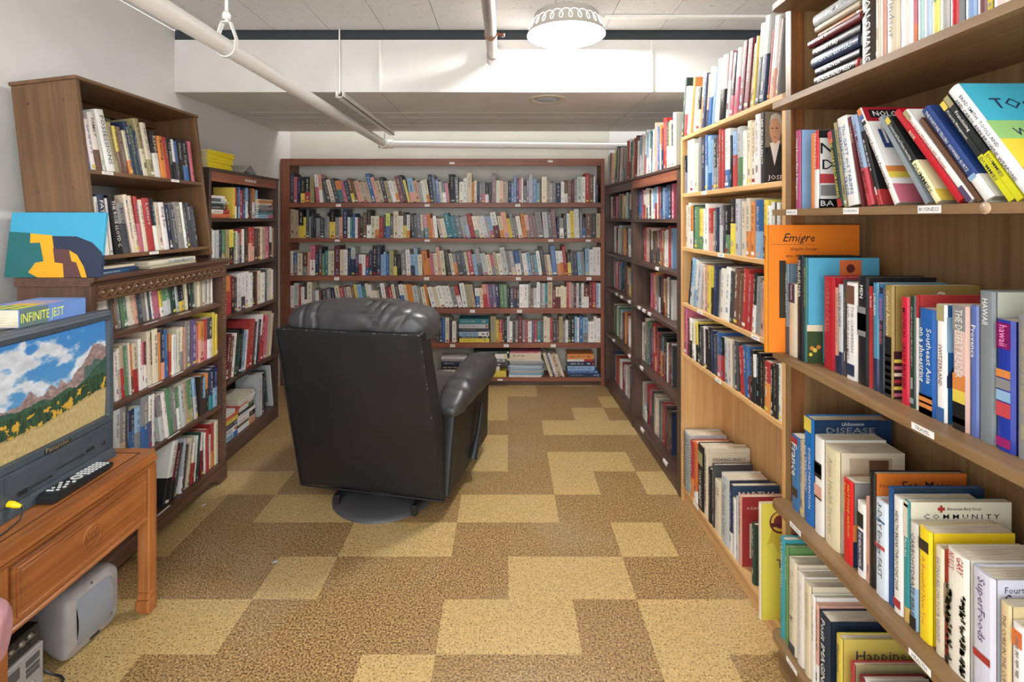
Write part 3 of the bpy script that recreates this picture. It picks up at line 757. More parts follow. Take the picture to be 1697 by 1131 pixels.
shelf_row(FB, 1.199, 477, 999, "tn9^24 bk/ye6^24 ye3^17 dg4^24 gy2 dg3^20 bk3 gy5 dg5 gy3^21 gy3 bk/ye7^24 gy5^17 pc4^17 nv6^24 wh3^17 tl3^17 bl3^20 wh3 dr3 bk3 br5^21 bk/wh5^23 cr5^18 cr/og5^18 rd5^17 dg3^19 lm/bl5^20 dg4^18 cr6^22 wh3^18 cr3^18 bk/ye4^21 wh/og4^19 <4 dg4^20 bk3^19 dg5^19 cr/gy3^19 <6 pk/tl5^19 og4^20 og3 wh4^18 <12 tn4^16 cr5^16 tl7^20 tl6^18 dg6^18 gy5^17 gy/lb4^18 rd6^20 cr/gn5^18 cr5^18 lg5^18 gy4^18 lb/pk4^18 wh/dr7^21 <10 cr/og5^18 og6^21 ye4^16 dg3^21 gy4 cr5 <8 og5^20 pc/br4^19 dr5^19 dr4^18 gy7^21 <5 lg6^21 dg5^21 dr5^24 <2 nv3^17 gy/wh5 dg4^20 wh4^20 ye5^22 wh3^24 wh3^24 | gy3^20 nv/bl4^17 br7^20 dg6^20 tn5^20", 17, 'second shelf', BK, maxh=.24)
shelf_row(FB, .895, 477, 998, "wh3^20 bl/gy5^18 cr6^18 br/gy6^18 pc3^19 pk/wh6^24 nv4^19 dg/br4^23 gn3^18 tl4^20 cr3^20 cr4^20 dr7^24 cr5^21 wh4^21 nv4^22 lg/nv5^23 pu/nv4^17 wh/rd4^17 wh4^17 rd/bl4^16 nv4^20 bk5^24 nv5^24 lb3^17 lb3^19 bl4^18 ol5^20 bk/ye4^17 bk4^17 <3 gy6^20 wh5^21 lb/nv5^17 lb4^22 cr5^17 <6 og6^20 og3^14 pk4^18 cr4^18 pc4^23 cr5^20 <10 dg5^20 cr4^18 gy/og4 dg6^19 dg4^19 cr3^19 rd6^20 lb4 gy/dg6^22 lg6^18 cr5^17 pk/gy4^17 ol4^19 cr5^18 lg6^23 gy4^20 gy/tn5^20 <8 bl/wh6^20 dg3^21 wh5^18 lb4^19 dg4 tl4^17 wh4^20 dg5^23 tn3^17 cr4 <6 bl6^24 wh/og4^20 wh/og4^20 rd4^24 <3 bk/ye4^18 dg3^20 nv5^19 lb4^19 gy4^19 | lb5^22 wh4^21 wh4^23 wh5^23", 17.5, 'third shelf', BK, maxh=.255)
shelf_row(FB, .631, 477, 1000, "wh4^18 lg6^20 rd3^18 wh4 bk/wh3^21 cr6^21 <3 gy4^15 wh4^14 dr3^14 <8 dg6^15 gy5^15 nv5^16 <10 cr6^18 rd5^17 gy4^17 cr5^17 br4^18 ye3^19 lb6^19 tl/wh5^18 cr/ol8^20 cr4^14 cr4^14 dg3 wh5^20 dr4^17 rd4^17 cr/ye4^19 dg5^20 wh/bl5^19 cr4^19 og4^19 og3^19 lg6^18 gy4^18 cr5^17 og3^19 <14 wh6^17 cr5^17 wh6^18 wh5^18 wh5^18 gy6^17 rd/wh5^18 <10 wh6^20 ol6^19 tn4^19 <5 wh/bl5^16 cr4^16 pc/rd5^19 pk3^19 pu4^19 pu4^19 nv4^19 <3 gn5^19 gn4^19 bk3^17 | nv4^16 dr/nv4^16 bk3^15 wh5^19 wh6^19 gy3^20 br3^16 lg4^16 wh4^21 gy3^20 lg3^20 tl3^20 tn6^21 dr4^16 cr/dr6^17 cr4^18 cr3^17 rd3^21 pc3^21 gy3^20 dr3^19 lg3^20 dg3^20 wh3^20 dr/wh6^18 dr4^21 rd5^21 lb3^20 wh2^20", 17, 'fourth shelf', BK, maxh=.225)
shelf_row(FB, .350, 722, 759, "dg4^18 nv3^20 bl3^20 cr4^20 dg3 wh4^17 dg2", 18, 'fifth shelf', BK, maxh=.225)
stack(FB, .350, 760, [('ye', .033, .245), ('dg/bk', .018, .245), ('lb/wh', .036, .248), ('dg', .028, .246), ('lg', .034, .240), ('tl', .042, .243)], 'fifth-shelf stack', BK, inset=.008, depth=.16)
shelf_row(FB, .350, 813, 1000, "ol6^21 ye3^18 rd/og4^18 dg2 bk3^20 lg3^21 wh3^17 dg3 gy3^18 dr5^21 gy3^18 rd3^18 wh4^17 pu3^17 rd3 tl4^17 dg3 cr4^21 cr3^20 rd3^20 dg4^17 br3^17 ol4^21 gy3 wh3 bk3^20 bk4^21 lb3^21 wh2^20 bl4^21 lb/gy6^20 wh2 wh4^17 wh7^21", 17.5, 'fifth shelf right-half', BK, maxh=.225)
stack(FB, .068, 731, [('pk', .03, .20), ('wh/bk', .03, .21), ('bk', .036, .20), ('nv', .03, .20), ('gy', .018, .22), ('wh', .02, .21)], 'bottom-shelf leftmost stack', BK)
stack(FB, .068, 783, [('ye', .05, .27), ('cr', .038, .22), ('dg', .03, .27), ('gy', .03, .27), ('dr/wh', .04, .28), ('dn', .022, .30)], 'bottom-shelf stack beside magazines', BK)
mags = []
for k in range(26):
    mags.append((BR.choice(['lb', 'lg', 'wh', 'gy', 'wh', 'lb', 'lg', 'dg']), .0052, .27 + BR.uniform(-.008, .008), BR.uniform(0, .02), BR.uniform(-2, 2)))
stack(FB, .068, 842, mags, 'magazine pile at bottom', BK, depth=.17, kind='magazine', what='magazine', word='soft')
stack(FB, .068 + 26 * .0052, 840, [('cr', .014, .28), ('cr', .045, .255, .022), ('pk', .012, .25, .03)], 'magazine pile top', BK, depth=.17, what='volume')
shelf_row(FB, .068, 912, 936, "<18 cr4^20 dg3^22 wh3^20 tn7^19 cr3^19", 20, 'bottom shelf leaning-group', BK, maxh=.24)
stack(FB, .068, 940, [('nv', .030, .262), ('bl', .020, .25), ('lb', .040, .22), ('nv', .036, .225), ('wh/rd', .018, .21), ('og', .042, .215)], 'bottom-shelf rightmost stack', BK)

DC_ = 'right dark bookcase'
_sr = shelf_row
def shelf_row(*a, **k):
    k.setdefault('tmax', .036 if a[0] is FD else .052)
    if a[0] is FD and a[1] < 1.6: k['inset'] = .062 if a[1] < 1.2 else .03; k['depth'] = .145
    if a[0] is FD and a[1] < 1.6: FD.lo, FD.hi = (.028, mid - .020) if 'far' in a[6] else (mid + .020, LD - .043)
    _sr(*a, **k)
shelf_row(FD, 1.622, 1006, 1119, ">9 tn3^24 gy/lb4 pc3 cr3 lm/gy4^25 dg6^27 wh/pc6^25 dg/lb4 gy3 | pc/rd4^27 >4 wh/dg5^27 gn/tn4 rd3^26 dr4^27 wh4 lb/wh4 wh6 wh/pk6^27 lg4 tl/wh4 wh4^25 | pc6^28 bl3^25 og/cr3^25 dr/nv4 rd6^28 dg/lg4^25 lm/wh3 wh5 wh6^28", 24, 'top', DC_, maxh=.30, depth=.18)
shelf_row(FD, DZ[0], 1012, 1045, "cr3 dr/pk5 pk3 gy4 >5 cr4 lm/dg3 lg3 dg/tl5", 17.5, 'first shelf far-bay', DC_, depth=.17, maxh=.19)
shelf_row(FD, DZ[0], 1056, 1115, "nv4 pu/bl4 rd/pk6 cr3 wh/dg5 dg3 wh5 lb/wh3 lb/rd6 rd4 nv/bl5 lb6 bl4 nv4 pk4", 18, 'first shelf near-bay', DC_, depth=.17, maxh=.19)
shelf_row(FD, DZ[1], 1014, 1045, "lg3^21 pk/wh5 lg4^22 gy3 og4 dg3 wh4", 20, 'second shelf far-bay', DC_, depth=.17, maxh=.245)
shelf_row(FD, DZ[1], 1063, 1115, "dg3 rd5 tn4 pc3 dg3^20 cr/dg6 dg4^18 br/dg4 dg4^20 rd/ol5 ol3 wh4 wh4^21 rd6^23 lb5^22", 21, 'second shelf near-bay', DC_, depth=.17, maxh=.245)
shelf_row(FD, DZ[2], 1013, 1045, "gy4^23 pk5 dn5 bl/nv5 dn3 br3^23 br3 ye/cr4^19", 21, 'third shelf far-bay', DC_, depth=.17, maxh=.255)
shelf_row(FD, DZ[2], 1077, 1115, "pk4 pk/rd4 og/tn6^23 bk/wh4 dr/bk6 og4^20 wh3 dg3 wh3", 22, 'third shelf near-bay', DC_, depth=.17, maxh=.255)
shelf_row(FD, DZ[3], 1013, 1045, "tn3^23 gn3 wh4 gn3 lb/cr3 br3^20 dg3 og4^23 dr3 wh4^20", 22, 'fourth shelf far-bay', DC_, depth=.17, maxh=.33)
shelf_row(FD, DZ[3], 1053, 1115, "wh5^24 cr/gn7^28 pu6^23 rd4^28 rd/pc7^27 bk4 dg/og6^25 bk/rd6^25 wh5^22 rd4 wh4", 24, 'fourth shelf near-bay', DC_, depth=.18, maxh=.33)
shelf_row(FD, DZ[4], 1010, 1045, "nv5^23 rd5 og3 wh5 rd4 wh/dg4^21 wh4 cr4^23 dg4", 22, 'bottom shelf far-bay', DC_, depth=.17, maxh=.33)
shelf_row(FD, DZ[4], 1054, 1113, "wh/lg9^23 rd/bk5^25 pk/dg5^23 dg4^24 cr6^22 lg5^22 gy4 rd6^24 dg5 br5^22 dg4", 22, 'bottom shelf near-bay', DC_, depth=.17, maxh=.33)

PC_ = 'pine bookcase'
shelf_row(FP, 1.751, 1129, 1289, ">9 dn3^28 cr/rd11^23 og4^25 cr10^20 wh/og4^25 nv9^23 wh/bl6^24 lb5^23 wh8^25 wh/bk9^25 pk/lg13^25 wh/pk8^24 dr18^25 ol4^22 ye4 wh/bk9^27 lg/nv11^28 rd4 wh/pc10^26 rd3 gy4^24", 24, 'top', PC_, depth=.17, near=True, inset=.006)
shelf_row(FP, 1.478, 1134, 1259.5, "bk/gy5^18 wh15^25 cr9^22 gy12^24 bl/lb13^24 lb4^21 bk/gy8^21 dr/gy4^22 rd12^24 wh/bl11^23 bk3^20 lb/rd12^21 | lg/gn10^22 wh8^20 cr9^23 cr/wh9^22 wh10^24", 22, 'second shelf', PC_, depth=.165, near=True, maxh=.25, inset=.006)
shelf_row(FP, 1.222, 1135, 1296, "cr5^20 wh6^21 og/wh6 dn2 gn9^19 ye/gn8^18 wh5 wh6 rd/pc10^18 gy6^17 nv5 gy/lg8^19 dg7^19 bk/gn8^19 bk/ye12^21 lg10^21 cr12^20 cr/og18^21 bl/lb16^20 ye/gy8^20 wh7^18 wh6 dg6^19 wh6 gy6", 19, 'third shelf', PC_, depth=.165, near=True, maxh=.235, inset=.006)
shelf_row(FP, .957, 1139, 1296, ">10 bk3 lb/lg18^22 | cr4^19 pc4 ye6^20 ye/bk4^20 >4 nv8^21 gy3 wh9^20 wh10^21 dg6^20 br10^21 br5 rd20^22 bk/wh14^21 gy5^18 pc7^19 wh8^20 gy9^20 cr8^19 nv8^20", 20, 'fourth shelf', PC_, depth=.165, near=True, maxh=.24, inset=.006)
shelf_row(FP, .714, 1131, 1294, "pk7^23 dr3 <2 wh/bk10^18 ye/bk10^18 dg5 wh5 bk5 bk6 nv5 dg5 bl/pk8 bk/rd8 lg8 cr6 gy4 dg7 <5 rd8 bl8 bl/dr5 | bk4 wh/bk5 bk7 bk6 bk3 rd/og12 bk6 bk7 wh7", 17.5, 'fifth shelf', PC_, depth=.13, near=True, maxh=.225, inset=.006, kindset='pocket_paperback')
# ------------------------------------------------------------------ books drawn one by one
def hero(fr, z, px0, px1, h, c1, label, lean=0, inset=.05, d=.16, kind='hardcover_book', shelfgroup=None, sx=None, **kw):
    """spine spans columns px0..px1 of the photograph at depth INSET"""
    s0, s1 = sx if sx else (fr.at(px0, z, inset), fr.at(px1, z, inset))
    t = (s1 - s0) * math.cos(R(lean)); c1 = PAL[c1] if isinstance(c1, str) else c1
    if kw.get('c2') and isinstance(kw['c2'], str): kw['c2'] = PAL[kw['c2']]
    if isinstance(kw.get('covercol'), str): kw['covercol'] = PAL[kw['covercol']]
    return place_book(fr, s0, z + .0003, inset, max(.004, t - .0006), h / 100, d, R(lean), kind == 'hardcover_book', kind, label, shelfgroup, near=True, parts=True, c1=c1, **kw)
def cov(*items):
    """items on the near cover, fractions of depth (from the spine) and height: ('t', text, y, z, width, colour) or ('r', y0, y1, z0, z1, colour)
    or ('o', y, z, radius, colour) or ('p', [(y, z)...], colour)"""
    def f(b, t, h, d, mm):
        k = 0
        for it in items:
            k += 1; x = t + .0002 + .00012 * k; cl = it[-1]; cl = PAL[cl] if isinstance(cl, str) else cl
            if it[0] == 't':
                put_text(b, it[1], (x, it[2] * d, it[3] * h), (0, 1, 0), (0, 0, 1), width=it[4] * d, size=it[5] * h if len(it) > 6 else None, col=cl, m=mm, bold=.005)
            elif it[0] == 'r':
                _, y0, y1, z0, z1, _c = it; b.add([(x, y0 * d, z0 * h), (x, y1 * d, z0 * h), (x, y1 * d, z1 * h), (x, y0 * d, z1 * h)], [(0, 1, 2, 3)], cl, mm)
            elif it[0] == 'o':
                _, y, z, r, _c = it; n = 24; b.add([(x, y * d + r * math.cos(2 * math.pi * q / n), z * h + r * math.sin(2 * math.pi * q / n)) for q in range(n)], [list(range(n))], cl, mm)
            elif it[0] == 'p':
                b.add([(x, y * d, z * h) for y, z in it[1]], [list(range(len(it[1])))], cl, mm)
    return f
G2 = 'books on the pine bookcase second shelf'
hero(FP, 1.478, 1261.2, 1268, 24, 'bk', 'black biography with a portrait cover, right end of pine second shelf', inset=.008, d=.16, shelfgroup=G2, title='HIS EXCELLENCY', tcol='wh',
     cover=cov(('r', 0, 1, .5, 1, rgb(120, 112, 98)), ('p', [(.0, 0), (.0, .36), (.1, .52), (.34, .55), (.5, .4), (.6, 0)], rgb(40, 44, 46)), ('p', [(.1, .56), (.2, .24), (.32, .6)], 'wh'),
               ('p', [(.09, .78), (.10, .68), (.15, .58), (.22, .55), (.29, .6), (.33, .7), (.33, .82), (.28, .9), (.18, .92), (.11, .87)], rgb(206, 160, 128)), ('p', [(.10, .86), (.13, .95), (.22, .98), (.33, .95), (.37, .8), (.35, .66), (.32, .84), (.24, .91), (.15, .9)], rgb(200, 196, 186)),
               ('r', .13, .17, .76, .775, 'db'), ('r', .22, .27, .76, .775, 'db'), ('r', .17, .24, .635, .643, 'dr'), ('t', 'JOSEPH', .06, .05, .5, .09, 'wh')))
# pine bookcase, bottom shelf: each book is named by its look
GB = 'books on the pine bookcase bottom shelf'
L = 'on the pine bookcase bottom shelf'
Z = .080
B = [(1134.5, 1144, 27, 'lg', 'white spiral-bound book at far end ' + L, dict(spiral=True, marks=False, d=.17)),
     (1144.5, 1149.5, 25.5, 'rd', 'thin dark-red book next to the spiral-bound one ' + L, dict(c2='og')),
     (1150, 1156, 27, 'oe', 'orange-red book beside the black biography ' + L, dict(c2='wh', frac=.2)),
     (1156.5, 1167, 28, 'bk', 'black book with large white spine lettering ' + L, dict(title='TONY BENNETT', tcol='wh', tz=(.05, .62), bands=((.7, .9, 'ol'),), tsize=.9)),
     (1167.5, 1173.5, 30, 'cr', 'tall cream book lettered Speaking Freely ' + L, dict(d=.18, title='SPEAKING FREELY', tcol='dg', covercol='cr', cover=cov(('r', .04, .96, .93, .935, 'tn'), ('r', .94, .95, .2, .93, 'tn'), ('t', 'SPEAKING FREELY', .1, .82, .8, 'dg'), ('t', 'A', .47, .73, .06, 'dg'), ('t', 'Trial Lawyer', .2, .64, .55, 'dg')))),
     (1174, 1180, 22.5, 'bk', 'short black book with pale spine lettering ' + L, dict(title='What I Saw', tcol='ol')),
     (1180.5, 1184, 26, 'dg', 'thin charcoal book ' + L, dict()),
     (1184.5, 1194.5, 21, 'cr', 'short cream paperback with red-brown lettering ' + L, dict(title='WE|THE LIVING', tcol='br')),
     (1195, 1208.5, 26.5, 'lg', 'grey book with dark jacket edge and pale spine ' + L, dict(title='The Invisible Circus', tcol='gy', covercol='dg', c2='lg', frac=.1)),
     (1209, 1214.5, 26, 'nv', 'navy photo-covered book showing trees ' + L, dict(c2='wh', frac=.3, covercol='gy', d=.18, cover=cov(('r', 0, 1, .0, 1, rgb(46, 70, 100)), ('r', 0, 1, .62, .86, rgb(78, 100, 88)), ('t', 'MARTHA', .12, .82, .8, 'wh')))),
     (1215, 1219.5, 22, 'wh', 'short white book right of the tree-photo book ' + L, dict()),
     (1220, 1223.5, 24, 'lg', 'light grey book left of the red one ' + L, dict()),
     (1224, 1229, 25.5, 'pc', 'red book lettered A Day with a street picture ' + L, dict(d=.165, covercol='rd', cover=cov(('t', 'A DAY IN THE LIFE', .12, .82, .76, 'cr'), ('r', .18, .82, .12, .62, 'cr'), ('r', .22, .78, .32, .58, 'tn'), ('r', .22, .5, .14, .34, 'bk'), ('o', .4, .25, .014, 'rd'), ('r', .52, .78, .14, .5, 'dn')))),
     (1246, 1251, 21, 'dn', 'short dark green book beside the tall yellow one ' + L, dict(d=.14))]
for a, b_, h, c, lab, kw in B:
    kw = dict(kw); hero(FP, Z, a, b_, h, c, lab, inset=.006, shelfgroup=GB, **kw)
hero(FP, Z, 1257.0, 1261.0, 37, 'cr', 'very tall yellow book with a maroon medallion cover standing by the brown bookcase', inset=-.052, d=.235, shelfgroup=GB, covercol=rgb(214, 200, 74), marks=False,
     cover=cov(('p', [(.15, .78), (.08, .64), (.17, .67), (.24, .57), (.3, .68), (.42, .66), (.38, .78)], rgb(196, 172, 56)), ('o', .27, .84, .036, rgb(92, 34, 44)), ('o', .27, .845, .031, rgb(206, 170, 66)), ('o', .27, .845, .022, rgb(110, 44, 44)), ('r', .14, .40, .80, .835, rgb(92, 34, 44)), ('t', 'THE', .21, .45, .3, 'dr')))

# brown bookcase, second board: lying stack, then upright
N1, N2, N3, N4, N5 = NZ[1:]
GA = 'books on the brown bookcase upper shelf'
st = [(.026, 'bk', 'BLACK AND RED', 'lying black book with red top, bottom of the upper-shelf stack in brown bookcase'), (.024, 'bk', 'THE RIVER', 'black glossy book lying second from bottom of upper stack in brown bookcase'), (.030, 'nv', 'A LIFE OF LETTERS', 'navy book lying third from bottom of upper stack in brown bookcase'),
      (.028, 'bk', 'Susan Hay', 'black book with silver lettering in the upper stack of brown bookcase'), (.020, 'dr', 'IN FLAME', 'dark-red book in the upper stack of brown bookcase'), (.016, 'og', None, 'orange book near the top of the upper stack in brown bookcase'),
      (.018, 'tn', 'EAST', 'tan book second from top of upper stack in brown bookcase'), (.030, 'lg', 'WILLIAM SAFIRE', 'silver-grey book lying topmost of the upper stack in brown bookcase')]
z = N1; s0 = FN.at(1362, N1, .03)
for i, (t, c, ti, lab) in enumerate(st):
    place_book(FN, s0 - (0, .002, .012, .014, .022, .004, .008, .01)[i], z + .0003, .012 + (0, .004, 0, .005, -.004, .012, .006, .004)[i], t - .0006, (.165, .168, .180, .182, .20, .165, .17, .175)[i], .20, 0, True, 'hardcover_book', lab, GA, near=True, parts=True, flat=0,
               c1=PAL[c], title=ti, tcol={'bk': 'wh', 'nv': 'lb', 'dr': 'cr', 'tn': 'dg', 'lg': 'dg'}.get(c), gloss=True, c2=PAL['rd'] if i == 0 else None, frac=.04)
    z += t
U = [(1428, 1451, 30, 'db', 'dark brown book with big white lettering on the brown bookcase upper shelf', dict(title='BENSON ON SWANS', tcol='wh', tsize=.8, tz=(.02, .95))),
     (1451.5, 1459, 29, 'cr', 'cream book right of the dark brown swans book, brown bookcase upper shelf', dict()), (1459.5, 1469, 29, 'pc', 'copper-toned book with faint lettering on the brown bookcase upper shelf', dict(title='CATHERINE', tcol='br')),
     (1469.5, 1492, 29, 'cr', 'thick cream book lettered Kings of Windsor on brown bookcase upper shelf', dict(title='Kings of Windsor', tcol='gy', tsize=.7)), (1492.5, 1514, 30, 'wh', 'thick off-white book with tall dark initials on brown bookcase upper shelf', dict(title='L W', tcol='ol', tz=(.05, .6), tsize=.9)),
     (1514.5, 1520.5, 29, 'pk', 'thin pink-and-red book on the brown bookcase upper shelf', dict(c2='oe', frac=.15, title='DETECTIVE AGENCY', tcol='dr')), (1521, 1531, 29, rgb(176, 206, 204), 'pale aqua book on the brown bookcase upper shelf', dict(marks=False)),
     (1531.5, 1544, 29, rgb(186, 200, 220), 'pale blue-grey glossy book on the brown bookcase upper shelf', dict(marks=False)), (1544.5, 1557.5, 29, rgb(226, 222, 120), 'pale yellow book with green lettering on the brown bookcase upper shelf', dict(title='LEE', tcol='tl', tz=(.05, .3))),
     (1558, 1574, 29, rgb(178, 176, 172), 'grey book with dark lettering on the brown bookcase upper shelf', dict(title='KHAN OFF|ELIZA THE', tcol='dg')), (1575, 1589, 29, rgb(190, 40, 50), 'red book with white capitals on the brown bookcase upper shelf', dict(title='STEWART', tcol='wh', tsize=.8)),
     (1589.5, 1599, 29, 'gy', 'slim grey book right of the red one, brown bookcase upper shelf', dict(title='S', tz=(.1, .2), tcol='wh')), (1600, 1619, 29, rgb(140, 168, 206), 'light blue book with a cream title patch, brown bookcase upper shelf', dict(bands=((.3, .5, 'cr'),), marks=False)),
     (1620, 1636, 29, rgb(70, 72, 130), 'indigo book on the brown bookcase upper shelf', dict(c2=rgb(120, 80, 80), frac=.2)), (1636.5, 1645, 29, 'ye', 'mustard book on the brown bookcase upper shelf', dict()), (1646, 1674, 29, rgb(236, 214, 206), 'pale pink book with red lettering, brown bookcase upper shelf', dict(title='THE GARDEN', tcol='rd')),
     (1676, 1697, 27, 'wh', 'white book at the near end of the brown bookcase upper shelf', dict())]
for a, b_, h, c, lab, kw in U:
    hero(FN, N1, a, b_, min(h, 27), c, lab, inset=.014, d=.17, shelfgroup=GA, gloss=True, **kw)
# business shelf, leaning more and more
GC = 'books on the business shelf'
BS = [(1319, 1327, 22, rgb(170, 80, 120), 0, 'magenta-spined paperback with a light blue cover at the far end of business shelf', dict(title='Crazy Bosses Make A Management', tcol='wh', covercol=rgb(140, 176, 216), cover=cov(('p', [(.3, .1), (.4, .5), (.6, .55), (.7, .1)], rgb(60, 100, 160)), ('t', 'Bosses', .2, .8, .6, 'nv')))),
      (1344, 1349.5, 20, 'og', 0, 'thin orange book beside the magenta one on the business shelf', dict(marks=False)),
      (1350, 1357, 20.5, rgb(206, 50, 50), 0, 'red-and-white paperback with large black initials cover on the business shelf', dict(c2='wh', frac=.5, title='Nickel and Dimed', tcol='wh', tz=(.52, .96), covercol='wh', cover=cov(('r', 0, 1, .9, 1, 'bk'), ('t', 'N', .03, .70, .22, .2, 'bk'), ('t', 'D', .06, .5, .2, .18, 'bk'), ('r', .03, .8, .16, .3, 'gy'), ('r', .02, .3, .32, .44, 'rw'), ('r', 0, 1, 0, .12, 'bk'), ('t', 'BA EH', .03, .03, .5, .1, 'wh')))),
      (1389, 1399, 19.5, rgb(30, 54, 50), 12, 'dark green book with red ends leaning on the business shelf', dict(title='THE GREAT RECKONING', tcol='ye', bands=((.0, .1, 'rd'), (.84, 1, 'rw')))),
      (1399.5, 1405, 21.5, 'ol', 11, 'thin khaki book leaning beside the dark green one on the business shelf', dict()),
      (1405.5, 1424, 22, 'wh', 11, 'white paperback with blue lettering leaning on the business shelf', dict(title='The GATT and TARIFFS|INTERNATIONAL TRADE', tcol='bl', tsize=.8)),
      (1424.5, 1431, 22, 'dr', 13, 'dark-red thin book leaning right of the white one, business shelf', dict(title='Open Markets', tcol='wh')),
      (1431.5, 1445, 22, rgb(150, 172, 200), 15, 'blue-grey and red paperback leaning on the business shelf', dict(c2='rw', frac=.4, title='THE MILLIONAIRE MINDSET', tcol='dr')),
      (1447, 1458, 18, 'bk', 18, 'short black book with a red foot leaning on the business shelf', dict(c2='rd', frac=.2)),
      (1474, 1488, 25, 'wh', 27, 'white law-forms paperback leaning, red cover top lettered NOLO, business shelf', dict(title='101 Law Forms for Personal Use', tcol='bk', bands=((.82, .86, 'bk'), (.88, .93, 'bl'), (.93, 1, 'og')), tz=(.03, .8), d=.20, covercol='wh', cover=cov(('r', 0, 1, .84, 1, rgb(150, 30, 44)), ('r', .06, .42, .88, .97, 'bk'), ('t', 'NOLO', .1, .9, .28, 'wh'), ('r', .08, .5, .55, .75, rgb(50, 70, 120)), ('t', '101', .12, .6, .3, 'wh'), ('r', 0, 1, .3, .36, 'og'), ('r', 0, 1, .24, .3, 'ye'), ('r', 0, 1, .0, .18, 'pk')))),
      (1534, 1543.5, 23, rgb(140, 150, 156), 33, 'grey book leaning left of the black-and-cream guide on the business shelf', dict(marks=False)),
      (1544, 1560, 22.5, rgb(28, 34, 34), 35, 'black investing guide with cream foot leaning on the business shelf', dict(c2=rgb(236, 230, 180), frac=.45, title='Commercial Real Estate Investing', tcol='wh', tz=(.48, .92), title2=('DUMMIES', 'dg', .04, .42, .85), bands=((.93, 1, 'ye'),), cover=cov(('r', 0, 1, .0, .12, 'ye'), ('t', 'A R', .5, .03, .3, 'bk')))),
      (1587, 1604, 24.5, rgb(186, 26, 40), 38, 'glossy red book leaning on the business shelf', dict(title='RISK', tcol='cr', tz=(.5, .75))),
      (1604.5, 1620, 24, 'wh', 38, 'white book with red script leaning on the business shelf', dict(title='For God a Human in NY Thrival', tcol='rw', bands=((0, .14, rgb(90, 76, 110)), (.9, 1, 'ol')))),
      (1621, 1631, 21, 'br', 37, 'brown thin book leaning behind the navy one on the business shelf', dict(marks=False)),
      (1632, 1656, 22.5, rgb(40, 66, 124), 36, 'navy book lettered The Fortune Tellers leaning on the business shelf', dict(c2='wh', frac=.22, title='THE FORTUNE TELLERS  HOWARD KURTZ', tcol='wh', tz=(.28, .96), tsize=.42, bands=((.2, .24, 'lb'),))),
      (1672, 1685.5, 23, rgb(34, 42, 42), 35, 'black-and-yellow property guide leaning near the business shelf end', dict(c2=rgb(216, 214, 40), frac=.42, title='Property Management', tcol='wh', tz=(.44, .9), title2=('DUMMIES', 'dg', .04, .4, .85), bands=((.92, 1, 'ye'),))),
      (1686, 1701, 24, rgb(30, 38, 38), 35, 'taller black-and-yellow franchising guide leaning beside the property guide', dict(c2=rgb(216, 214, 40), frac=.42, title='Franchising', tcol='wh', tz=(.44, .84), tsize=.8, title2=('DUMMIES', 'dg', .04, .4, .75), bands=((.9, 1, 'ol'),))),
      (1703, 1737, 25, rgb(240, 240, 242), 35, 'thick white book with blue-yellow gradient cover leaning at the business shelf end', dict(title='BRAD SMITH  TOOLS AND|AND CAROL ANN BROWNE WEAPONS', tcol='dg', tz=(.05, .9), tsize=.7, d=.165, covercol=rgb(70, 176, 200),
            cover=cov(('r', 0, 1, .45, .62, rgb(150, 196, 120)), ('r', 0, 1, .2, .45, rgb(232, 208, 70)), ('r', 0, 1, 0, .2, rgb(232, 160, 60)), ('t', 'TOOLS', .2, .74, .7, 'nv'), ('t', 'WEAPONS', .2, .48, .7, 'nv'))))]
prevb = None
for a, b_, h, c, lean, lab, kw in BS:
    kw = dict(kw); kd = 'hardcover_book' if a in (1587, 1632, 1703, 1389) else 'paperback_book'
    dd = kw.pop('d', .155)
    x0_, x1_ = FN.at(a, N2, .018), FN.at(b_, N2, .018); w_ = x1_ - x0_
    if prevb:
        px_, pw_, ph_, pl_ = prevb; need = px_ + pw_ + .0006
        if lean > pl_: need += min(ph_ * math.cos(R(pl_)), h / 100 * math.cos(R(lean))) * (math.tan(R(lean)) - math.tan(R(pl_)))
        if x0_ < need: w_ = max(w_ - .35 * (need - x0_), .6 * w_); x0_ = need
    prevb = (x0_, w_, h / 100, lean)
    hero(FN, N2, None, None, h, c, lab, lean=lean, inset=.018, d=dd, kind=kd, shelfgroup=GC, gloss=True, sx=(x0_, x0_ + w_), **kw)
FG = 'lettering'
